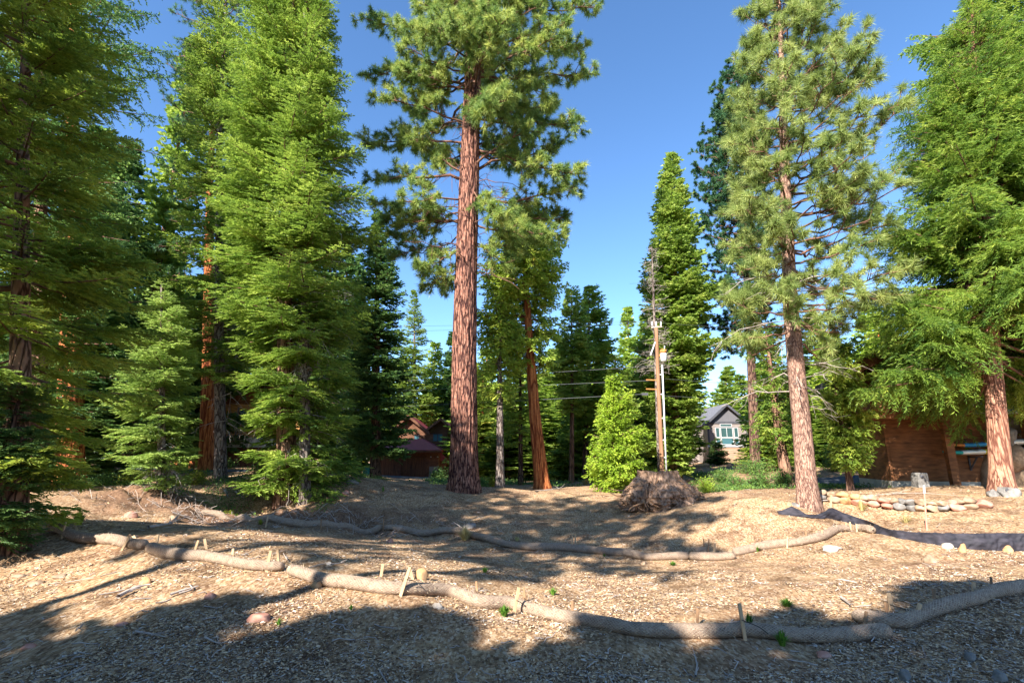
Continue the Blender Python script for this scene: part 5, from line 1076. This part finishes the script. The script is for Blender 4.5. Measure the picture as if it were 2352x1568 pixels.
# ================================================================= HOUSES
class Frame:      # picture rectangle -> metres on a vertical plane at distance Y, local to a base point
    def __init__(s, px, py, Y): s.Y = Y; s.b = at(px, py, Y)
    def x(s, px, py=1000): return at(px, py, s.Y)[0] - s.b[0]
    def z(s, py, px=1176): return at(px, py, s.Y)[2] - s.b[2]
def lap(mb, x0, x1, z0, z1, y, step=.2, d=.03):
    n = max(1, int((z1 - z0) / step)); hs = (z1 - z0) / n
    for i in range(n):
        a = z0 + i * hs; mb.add([(x0, y - d, a), (x1, y - d, a), (x1, y, a + hs), (x0, y, a + hs), (x0, y, a), (x1, y, a)], [(0, 1, 2, 3), (0, 4, 5, 1)])
def window(root, x0, x1, z0, z1, y, gm='glass', fm='trim_white', name='window', fw=.06, mull=(), trans=()):
    fr = MB(); fr.box(x0, x1, y - .05, y + .02, z0, z0 + fw).box(x0, x1, y - .05, y + .02, z1 - fw, z1).box(x0, x0 + fw, y - .05, y + .02, z0 + fw, z1 - fw).box(x1 - fw, x1, y - .05, y + .02, z0 + fw, z1 - fw)
    for m in mull: fr.box(m - fw / 2, m + fw / 2, y - .045, y + .02, z0 + fw, z1 - fw)
    f = fr.build(name, M[fm], root); MB().box(x0 + fw * .5, x1 - fw * .5, y - .02, y + .01, z0 + fw * .5, z1 - fw * .5).build('pane', M[gm], f)
def gray_house():
    f = Frame(1671, 1058, 60.); b = f.b.copy(); root = thing('house', b, 'narrow gray house with tall white-framed windows and steep gable right of the utility pole', 'house')
    x0, x1 = f.x(1626), f.x(1717); zb = -.6; z1 = f.z(1024); z2 = f.z(970); za = f.z(927); xm = (x0 + x1) / 2; xe0, xe1 = f.x(1619), f.x(1724); ze = f.z(973)
    MB().box(x0, x1, 0, 10, zb, z2).build('wall', M['siding_grey'], root)
    m = MB(); lap(m, x0, x1, z1 + .1, z2 - .12, -.004); m.build('wall', M['siding_grey'], root)
    m = MB(); lap(m, x0 + .1, x1, zb, z1 - .1, -.004); m.build('wall', M['siding_tan'], root)
    MB().box(x0 - .12, x1 + .12, -.14, -.002, z1 - .1, z1 + .1).build('belt_trim', M['trim_white'], root)
    MB().box(x0 - .05, x1 + .05, -.10, -.002, z2 - .12, z2 + .12).build('belt_trim', M['trim_dark'], root)
    MB().prism([(x0, z2 + .12), (x1, z2 + .12), (xm, za - .12)], -.03, 9.9).build('gable', M['gable_grey'], root)
    th = .18; sl = (za - ze) / (xm - xe0)
    MB().prism([(xe0, ze - th), (xm, za - th), (xm, za), (xe0, ze)], -.5, 10.6).build('roof', M['roof_grey'], root)
    MB().prism([(xm + .003, za - th), (xe1, ze - th), (xe1, ze), (xm + .003, za)], -.5, 10.6).build('roof', M['roof_grey'], root)
    for s, (xa, xb) in ((0, (xe0, xm - .003)), (1, (xe1, xm + .003))):
        MB().prism([(xa, ze - .30), (xb, za - .30), (xb, za + .02), (xa, ze + .02)] if s == 0 else [(xb, za - .30), (xa, ze - .30), (xa, ze + .02), (xb, za + .02)], -.56, -.503).build('fascia', M['trim_dark'], root)
    X = lambda v: f.x(1583.7 + .14 * v); Z = lambda v: f.z(878 + .14 * v)
    window(root, X(510), X(707), Z(728), Z(678), -.04, 'curtain')
    window(root, X(428), X(498), Z(902), Z(738), -.04, 'curtain'); window(root, X(512), X(712), Z(902), Z(738), -.04, 'curtain', mull=(X(612),)); window(root, X(730), X(802), Z(902), Z(738), -.04, 'curtain')
    window(root, X(428), X(498), Z(1020), Z(908), -.04); window(root, X(512), X(712), Z(1020), Z(908), -.04); window(root, X(730), X(802), Z(1020), Z(908), -.04)
    MB().box(x0 - .02, x0 + .16, -.06, -.002, zb, z2 - .12).build('corner_trim', M['trim_dark'], root); MB().box(x1 - .14, x1 + .02, -.06, -.002, zb, z2 - .12).build('corner_trim', M['trim_dark'], root)
    MB().box(xm - .12, xm + .12, -.06, -.031, f.z(944), f.z(938)).build('vent', M['trim_dark'], root)
    # lower wing to the right
    wx1 = f.x(1815); wz = f.z(1022)
    MB().box(x1 + .02, wx1, 1.0, 9, zb, wz).build('wing_wall', M['siding_tan'], root); m = MB(); lap(m, x1 + .03, wx1, zb, wz, .99); m.build('wing_wall', M['siding_tan'], root)
    MB().prism([(x1 + .02, wz), (wx1 + .4, wz), (wx1 - 1.2, wz + 1.3), (x1 + .02, wz + 1.6)], .6, 9.4).build('wing_roof', M['roof_grey'], root)
    window(root, f.x(1742), f.x(1756), f.z(1050), f.z(1032), .95)
    # rear roof to the left
    MB().prism([(x0 - 3.2, z2 - .3), (x0 - .02, z2 - .3), (x0 - .02, z2 + 1.9)], 3, 9).build('rear_roof', M['roof_grey'], root)
    MB().box(x0 - 3.0, x0 - .02, 3.2, 8.8, zb, z2 - .32).build('rear_wall', M['siding_grey'], root)
gray_house()
def garage():
    f = Frame(930, 1094, 60.); b = f.b.copy(); root = thing('house', b, 'dark timber cabin with red-roofed two-door garage left of the giant pine', 'house')
    X = lambda v: f.x(823 + .125 * v); Z = lambda v: f.z(925 + .125 * v); zb = -.5
    x0, x1 = X(240), X(1500); ze = Z(880)
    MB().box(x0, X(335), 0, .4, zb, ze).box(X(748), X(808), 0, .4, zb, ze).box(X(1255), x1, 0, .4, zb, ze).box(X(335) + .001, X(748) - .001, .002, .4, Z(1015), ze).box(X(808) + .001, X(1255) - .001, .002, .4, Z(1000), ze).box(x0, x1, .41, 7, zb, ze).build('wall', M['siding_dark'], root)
    for a, e, t in ((X(338), X(745), 1018), (X(811), X(1252), 1003)):
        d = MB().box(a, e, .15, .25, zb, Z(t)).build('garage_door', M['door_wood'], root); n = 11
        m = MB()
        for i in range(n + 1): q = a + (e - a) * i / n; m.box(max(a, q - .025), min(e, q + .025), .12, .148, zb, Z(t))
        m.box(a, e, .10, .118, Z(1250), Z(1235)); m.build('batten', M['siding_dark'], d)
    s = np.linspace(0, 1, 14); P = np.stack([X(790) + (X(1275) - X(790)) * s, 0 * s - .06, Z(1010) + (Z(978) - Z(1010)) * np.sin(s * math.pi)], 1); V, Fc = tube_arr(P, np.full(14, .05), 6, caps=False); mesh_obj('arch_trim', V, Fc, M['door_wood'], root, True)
    # hip roof
    e0, e1, zt, zr = X(220), X(1560), Z(865), Z(728); r0, r1 = X(450), X(1130)
    V = [(e0, -.9, zt), (e1, -.9, zt), (e1, 7.6, zt), (e0, 7.6, zt), (r0, 2.2, zr + .5), (r1, 2.2, zr + .5), (r1, 4.6, zr + .5), (r0, 4.6, zr + .5), (e0, -.9, zt - .22), (e1, -.9, zt - .22), (e1, 7.6, zt - .22), (e0, 7.6, zt - .22)]
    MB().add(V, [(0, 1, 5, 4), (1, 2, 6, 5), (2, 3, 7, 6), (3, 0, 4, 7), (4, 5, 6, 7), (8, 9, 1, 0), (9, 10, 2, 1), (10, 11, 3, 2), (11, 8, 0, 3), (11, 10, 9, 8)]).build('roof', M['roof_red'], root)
    MB().box(e0 + .02, e1 - .02, -.94, -.902, zt - .26, zt - .06).build('fascia', M['log_shaded'], root)
    # lean-to on the right
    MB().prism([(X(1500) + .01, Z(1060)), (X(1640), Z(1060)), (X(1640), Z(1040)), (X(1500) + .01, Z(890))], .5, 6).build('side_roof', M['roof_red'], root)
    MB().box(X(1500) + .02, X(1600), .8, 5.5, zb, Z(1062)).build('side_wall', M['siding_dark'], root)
    # upper storey with two gables
    y1 = 5.0; g0, g1 = X(560), X(1160); h0, h1_ = X(1160), X(1560)
    up = MB(); up.box(g0, h1_ - .15, y1, 12, ze, Z(520)); up.build('upper_wall', M['log_shaded'], root)
    m = MB(); lap(m, g0, h1_ - .15, zr, Z(522), y1 - .004, .25); m.build('upper_wall', M['log_shaded'], root)
    gx = X(760); MB().prism([(X(420), Z(518)), (X(1180), Z(518)), (gx, Z(205))], y1 - .02, 12).build('gable', M['log_shaded'], root)
    hx = X(1410); MB().prism([(X(1185), Z(518)), (X(1550), Z(518)), (X(1550), Z(375)), (hx, Z(245)), (X(1185), Z(430))], y1 + .05, 12).build('gable', M['log_shaded'], root)
    def rp(xa, za, xb, zb_, y0, ya): MB().prism([(xa, za - .25), (xb, zb_ - .25), (xb, zb_), (xa, za)], y0, ya).build('upper_roof', M['roof_red'], root); MB().prism([(xa, za - .34), (xb, zb_ - .34), (xb, zb_ + .03), (xa, za + .03)], y0 - .06, y0 - .003).build('fascia', M['log_shaded'], root)
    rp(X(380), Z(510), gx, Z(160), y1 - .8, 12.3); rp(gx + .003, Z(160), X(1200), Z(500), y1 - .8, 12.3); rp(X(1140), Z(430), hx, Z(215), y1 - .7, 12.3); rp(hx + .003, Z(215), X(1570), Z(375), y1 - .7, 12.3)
    window(root, X(1255), X(1345), Z(675), Z(530), y1 - .05, 'glass', 'trim_dark'); window(root, X(1350), X(1440), Z(675), Z(530), y1 - .05, 'glass', 'trim_dark'); window(root, X(880), X(980), Z(660), Z(560), y1 - .06, 'glass', 'trim_dark')
    for v in (1350, 1475): 
        V, Fc = tube_arr(np.array([[X(v), -.15, Z(1000)], [X(v), -.15, Z(980)]]), np.array([.09, .06]), 8); quadfix('wall_lamp', V, Fc, M['trim_white'], root, True)
    MB().box(X(1325), X(1480), -.06, -.002, zb, Z(1165)).build('side_door', M['siding_grey'], root)
garage()
def cabin():
    f = Frame(540, 1085, 33.); b = f.b.copy(); root = thing('house', b, 'honey-coloured timber cabin on a pale stone base behind the left trees', 'house'); X = lambda v: f.x(392 + .2 * v); Z = lambda v: f.z(823 + .2 * v)
    x0, x1 = X(480), X(1500); zt = Z(560)
    MB().box(x0, x1, .05, 7, Z(905), zt + .2).build('wall', M['siding_honey'], root); m = MB(); lap(m, x0, x1, Z(905), zt + .2, .045, .16, .04); m.build('wall', M['siding_honey'], root)
    MB().prism([(x0, zt + .2), (x1, zt + .2), (x1, Z(300)), (X(900), Z(330))], .05, 7).build('gable', M['siding_brown'], root)
    MB().box(x0 - .05, x0 + .12, -.03, .04, Z(905), zt).box(X(735), X(752), -.04, .04, Z(905), zt).build('corner_board', M['siding_grey'], root)
    MB().prism([(X(440), Z(1300) - .6), (X(560), Z(1300) - .6), (X(545), Z(905)), (X(500), Z(905)), (X(450), Z(980))], -.35, 1).build('stone_buttress', M['mortar'], root)
    MB().box(X(546), x1, -.2, .04, Z(1020), Z(905)).build('stone_base', M['mortar'], root); MB().box(X(562), x1, -.1, .04, Z(1045), Z(1022)).build('base_ledge', M['siding_dark'], root)
    MB().box(X(562), x1, .3, 6.9, Z(1300) - .6, Z(1046)).build('lower_wall', M['siding_dark'], root)
    window(root, X(752), X(1045), Z(765), Z(590), -.0, 'glass', 'siding_dark', mull=(X(850), X(950)))
    MB().prism([(X(350), Z(515)), (X(1100), Z(235)), (X(1100), Z(195)), (X(350), Z(490))], -1.2, 7.6).build('roof', M['roof_dark'], root)
    MB().prism([(X(350), Z(530)), (X(1100), Z(250)), (X(1100), Z(190)), (X(350), Z(488))], -1.27, -1.203).build('fascia', M['siding_brown'], root)
    MB().prism([(X(1101), Z(235)), (X(1800), Z(515)), (X(1800), Z(490)), (X(1101), Z(195))], -1.2, 7.6).build('roof', M['roof_dark'], root)
    MB().bar((X(470), -.1, Z(640)), (X(385), -1.0, Z(530)), .12, .12).build('eave_brace', M['siding_honey'], root)
cabin()
def brown_house():
    f = Frame(2160, 1120, 20.); b = f.b.copy(); root = thing('house', b, 'large brown timber house behind the bright cedar at the right', 'house')
    X = lambda v: f.x(1960 + .215 * v); Z = lambda v: f.z(799.7 + .215 * v)
    zu = Z(770); zt = Z(140); xl = X(165); xr = f.x(2700); xb = X(335); zf = Z(1415)
    MB().box(xl, xr, -.9, 4, zu, zt).build('upper_wall', M['siding_brown'], root); m = MB(); lap(m, xl + .1, xr, zu + .02, zt, -.905, .16); m.build('upper_wall', M['siding_brown'], root)
    xm = f.x(2330); za = f.z(700); MB().prism([(xl, zt + .004), (xr, zt + .004), (xm, za)], -.9, 4).build('gable', M['siding_brown'], root)
    MB().box(xl - .02, xl + .10, -.98, -.91, zu, zt).build('corner_board', M['siding_dark'], root)
    MB().box(xb, xr, .02, 3.9, zf, zu - .004).build('lower_wall', M['siding_brown'], root); m = MB(); lap(m, xb + .1, xr, zf, zu - .01, .015, .17); m.build('lower_wall', M['siding_brown'], root)
    MB().box(xb - .03, xr, -.04, 3.8, zf - .9, zf - .004).build('foundation', M['concrete'], root)
    MB().box(X(770), X(835), -.85, -.55, zf - .5, zu - .002).build('post', M['siding_brown'], root); MB().box(X(1430), X(1500), -.85, -.55, zf - .5, zu - .002).build('post', M['siding_brown'], root)
    MB().prism([(xl - .5, zt - .62), (xm, za - .12), (xm, za + .14), (xl - .5, zt - .36)], -1.7, 4.6).build('roof', M['roof_dark'], root); MB().prism([(xm + .003, za - .12), (xr + .6, zt - .6), (xr + .6, zt - .34), (xm + .003, za + .14)], -1.7, 4.6).build('roof', M['roof_dark'], root)
    MB().prism([(xl - .5, zt - .70), (xm, za - .20), (xm, za + .17), (xl - .5, zt - .33)], -1.78, -1.703).build('fascia', M['siding_dark'], root)
    window(root, X(305), X(560), Z(445), Z(265), -.94, 'glass', 'trim_white', fw=.09, mull=(X(430),)); window(root, f.x(2180), f.x(2260), f.z(960), f.z(890), -.94, 'glass', 'trim_white')
    MB().box(X(1240), X(1243), -.03, .013, Z(1400), Z(1170)).build('door_edge', M['siding_dark'], root)
    # rack
    for v in (1030, 1400):
        MB().bar((X(v), .0, Z(1160)), (X(v), -.95, Z(1158)), .05, .05).bar((X(v), .0, Z(1290)), (X(v), -.6, Z(1165)), .04, .04).bar((X(v), -.02, Z(1300)), (X(v), -.02, Z(985)), .05, .05).bar((X(v), 0, Z(1085)), (X(v), -.9, Z(1083)), .05, .05).build('rack_bracket', M['trim_dark'], root)
    # boards on the rack
    def board(x0_, z0_, x1_, z1_, cols, label, dy):
        a = np.array([x0_, dy, z0_]); e = np.array([x1_, dy, z1_]); o0 = b + a; r = thing('paddleboard', o0, label, 'paddleboard', 'boards stored on the wall rack'); n = 40; s = np.linspace(0, 1, n); P = (e - a)[None] * s[:, None]
        P[:, 2] += .06 * (np.clip(.18 - s, 0, 1) / .18) ** 2 ; wv = .33 * np.clip(np.sin(np.pi * np.clip(s, .004, .996)), 0, 1) ** .45; hv = .10 * np.clip(np.sin(np.pi * np.clip(s, .004, .996)), .05, 1) ** .3
        S = 14; aa = np.arange(S) * 2 * np.pi / S; V = P[:, None] + np.stack([0 * aa, np.cos(aa), 0 * aa], 1)[None] * wv[:, None, None] + np.stack([0 * aa, 0 * aa, np.sin(aa)], 1)[None] * hv[:, None, None]
        bounds = [0] + [int(n * c[1]) for c in cols]; bounds[-1] = n - 1
        for q, (cn, _) in enumerate(cols):
            i0, i1 = bounds[q], bounds[q + 1] + 1; W_ = V[i0:i1].reshape(-1, 3); k = i1 - i0; i = np.arange(k - 1)[:, None] * S; j = np.arange(S)[None]; kk = (j + 1) % S; Fc = np.stack([i + j, i + kk, i + kk + S, i + j + S], -1).reshape(-1, 4)
            mesh_obj(['nose', 'deck', 'deck', 'deck', 'tail'][min(q, 4)], W_, Fc, M[cn], r, True)
    M['teal'] = simple('teal_board_paint', (.03,.38,.36), .35, .1); M['bwhite'] = simple('white_board_paint', (.75,.75,.72), .35, .08); M['byel'] = simple('yellow_board_paint', (.6,.5,.05), .35, .3, 6); M['bblue'] = simple('blue_board_paint', (.03,.25,.55), .35, .15)
    board(X(770), Z(1125), X(1900), Z(1075), [('teal', .14), ('bwhite', .28), ('byel', .45), ('bblue', .62), ('bwhite', 1)], 'teal-nosed board with white and yellow bands, lower one on the wall rack', -.5)
    board(X(835), Z(1052), X(1900), Z(985), [('rust', .10), ('bblue', .27), ('byel', .44), ('bwhite', .6), ('bblue', 1)], 'blue and yellow board, upper one on the wall rack', -.5)
    # turn the house (and the boards on its rack) about its near left corner
    A = R(-18); c = b + np.array([xb, 0, 0]); ca, sa = math.cos(A), math.sin(A)
    for o in [root] + [q for q in bpy.data.objects if q.name.startswith('paddleboard')]:
        d = np.array(o.location) - c; o.location = (c[0] + d[0] * ca - d[1] * sa, c[1] + d[0] * sa + d[1] * ca, o.location.z); o.rotation_euler.z = A

brown_house()

# ================================================================= SMALL THINGS
def post_thing(name, cat, label, px, py, pt, Y, w, mat, d=None):
    b = at(px, py, Y); L = at(px, pt, Y) - b; o = MB().bar((0, 0, -.3), tuple(L), w, d or w).build(name, M[mat]); o.location = b; bv = o.modifiers.new('bevel', 'BEVEL'); bv.width = w * .12; tag(o, label, cat)
post_thing('wooden_post', 'post', 'orange-brown wooden post at the lane left of the brown house', 1993, 1094, 1018, 24, .17, 'siding_honey')
post_thing('wooden_post', 'post', 'taller reddish wooden post left of the orange pine trunk', 407, 1080, 1040, 26, .16, 'bark_cedar')
post_thing('wooden_post', 'post', 'short reddish wooden post beside the orange pine trunk', 441, 1080, 1058, 26, .22, 'bark_cedar')
def lath():
    p = gnd(2128, 1219); t = at(2122, 1114, p[1]) - p; root = thing('survey_lath', p, 'tall thin pink survey lath with a white top below the stone wall', 'survey stake'); m = t * .82
    MB().bar((0, 0, -.1), tuple(m), .035, .012, side=(1, 0, 0)).build('lath', M['pink'], root); MB().bar(tuple(m), tuple(t), .05, .014, side=(1, 0, 0)).build('painted_top', M['trim_white'], root)
lath()
def monument(px, py, w, pt, Y, label):
    b = at(px, py, Y); k = Y * CP / F; hw = w * k / 2; hh = (at(px, pt, Y) - b)[2]; root = thing('stone_post', b, label, 'stone post')
    o = MB().prism([(-hw * 1.25, -.3), (hw * 1.15, -.3), (hw, hh * .95), (hw * .9, hh), (-hw * .6, hh), (-hw * .9, hh * .75)], -hw, hw).build('body', M['rock_grey'], root); bv = o.modifiers.new('bevel', 'BEVEL'); bv.width = .02
    V, Fc = tube_arr(np.array([[-hw * .3, -hw - .03, hh * .78], [-hw * .3, -hw + .01, hh * .78]]), np.array([.05, .05]), 10); quadfix('cover_plate', V, Fc, M['trim_dark'], root, True)
monument(2116, 1124, 24, 1085, 18.2, 'grey stone post standing before the foundation of the brown house'); monument(2312, 1152, 20, 1118, 15.2, 'grey stone post at the right end of the boulder wall')
def bin_(px, py, w, pt, Y, mat, label):
    b = at(px, py, Y); k = Y * CP / F; hw = w * k / 2; hh = (at(px, pt, Y) - b)[2]; root = thing('trash_bin', b, label, 'trash bin')
    MB().add([(-hw*.8,-hw*.8,0),(hw*.8,-hw*.8,0),(hw*.8,hw*.8,0),(-hw*.8,hw*.8,0),(-hw,-hw,hh*.88),(hw,-hw,hh*.88),(hw,hw,hh*.88),(-hw,hw,hh*.88)], [(0,3,2,1),(4,5,6,7),(0,1,5,4),(1,2,6,5),(2,3,7,6),(3,0,4,7)]).build('body', M[mat], root)
    MB().prism([(-hw*1.05, hh*.885), (hw*1.05, hh*.885), (hw*.95, hh*.96), (0, hh), (-hw*.95, hh*.96)], -hw*1.08, hw*1.08).build('lid', M[mat], root)
    for s in (-1, 1):
        V, Fc = tube_arr(np.array([[s*hw*.84, hw*.75, .12], [s*hw*.99, hw*.75, .12]]), np.array([.12, .12]), 12); quadfix('wheel', V, Fc, M['trim_dark'], root, True)
bin_(843, 1092, 16, 1066, 57, 'bin', 'turquoise trash bin left of the garage doors'); bin_(1957, 1096, 9, 1086, 26.5, 'blue', 'small blue bin by the lane left of the brown house')
for i, (px, py) in enumerate([(2003,1093),(2009,1094),(2015,1093),(2021,1095),(2027,1094)]): rock(px, py, 6, 5, 'rock_pale', 'small white edging stone in the row along the lane by the brown house', 'edging_stone', 'edging stone', 'white edging stones', Y=25)
# leaning trunk behind the right pine
def side_tree():
    Y = 26; b = at(1812, 1130, Y); b[2] = h1(b[0], b[1]); root = thing('cedar_tree', b, 'short leaning brown trunk with green lower boughs left of the right pine base', 'tree'); path = pxpath([(1795,1030),(1785,960)], Y, b, 8)
    trunk('trunk', path, .27, 8, M['bark_dull'], root, seed=3); rng = np.random.RandomState(71); z = np.linspace(2.0, 7.8, 90); V, t_, li = fir_arrays(rng, path, z, rng.rand(90) * 6.283, (1.9 * (1 - z / 9)) * (.6 + .5 * rng.rand(90)) + .3, .15, 'cedar', .15, .08, .15, .06, 2, 8)
    kite_obj('crown', V, M['cedar'], root, t_); tubes('branches', li, M['limb'], root, 4)
side_tree()
conifer('fir_tree', 'small dark blue spruce-like fir right in front of the gray house', 50, (1647, 1060), [(1056,1622,1672),(1045,1626,1668),(1030,1632,1662),(1018,1638,1656),(1006,1645,1649)], 'fir_dark', 'bark_dark', .06, nb=90, sp2=.13, sp3=.08, ll=.16, lw=.07, seed=72, t0=.05, zmin=.1)
# roads: thin sheets draped over the ground
def road(name, x0, x1, y0, y1, lift, skew=0.):
    nx, ny = 60, 30; X, Y = np.meshgrid(np.linspace(x0, x1, nx), np.linspace(y0, y1, ny)); X = X + skew * (Y - y0); Z = np.maximum(H(X, Y), hbase(X, Y)) + lift
    i = (np.arange(ny - 1)[:, None] * nx + np.arange(nx - 1)[None]).ravel(); o = mesh_obj(name, np.stack([X.ravel(), Y.ravel(), Z.ravel()], 1), np.stack([i, i + 1, i + 1 + nx, i + nx], 1), M['asphalt'], None, True); tag(o, kind='structure')
road('driveway', at(862,1095,60)[0], at(1000,1095,60)[0], 40, 59.8, .03)
road('road', at(1888,1110,26)[0], at(2040,1110,26)[0] + 6, 23.5, 29.5, .06); road('street', -30, at(560,1097,24)[0], 24.2, 25.2, .02)
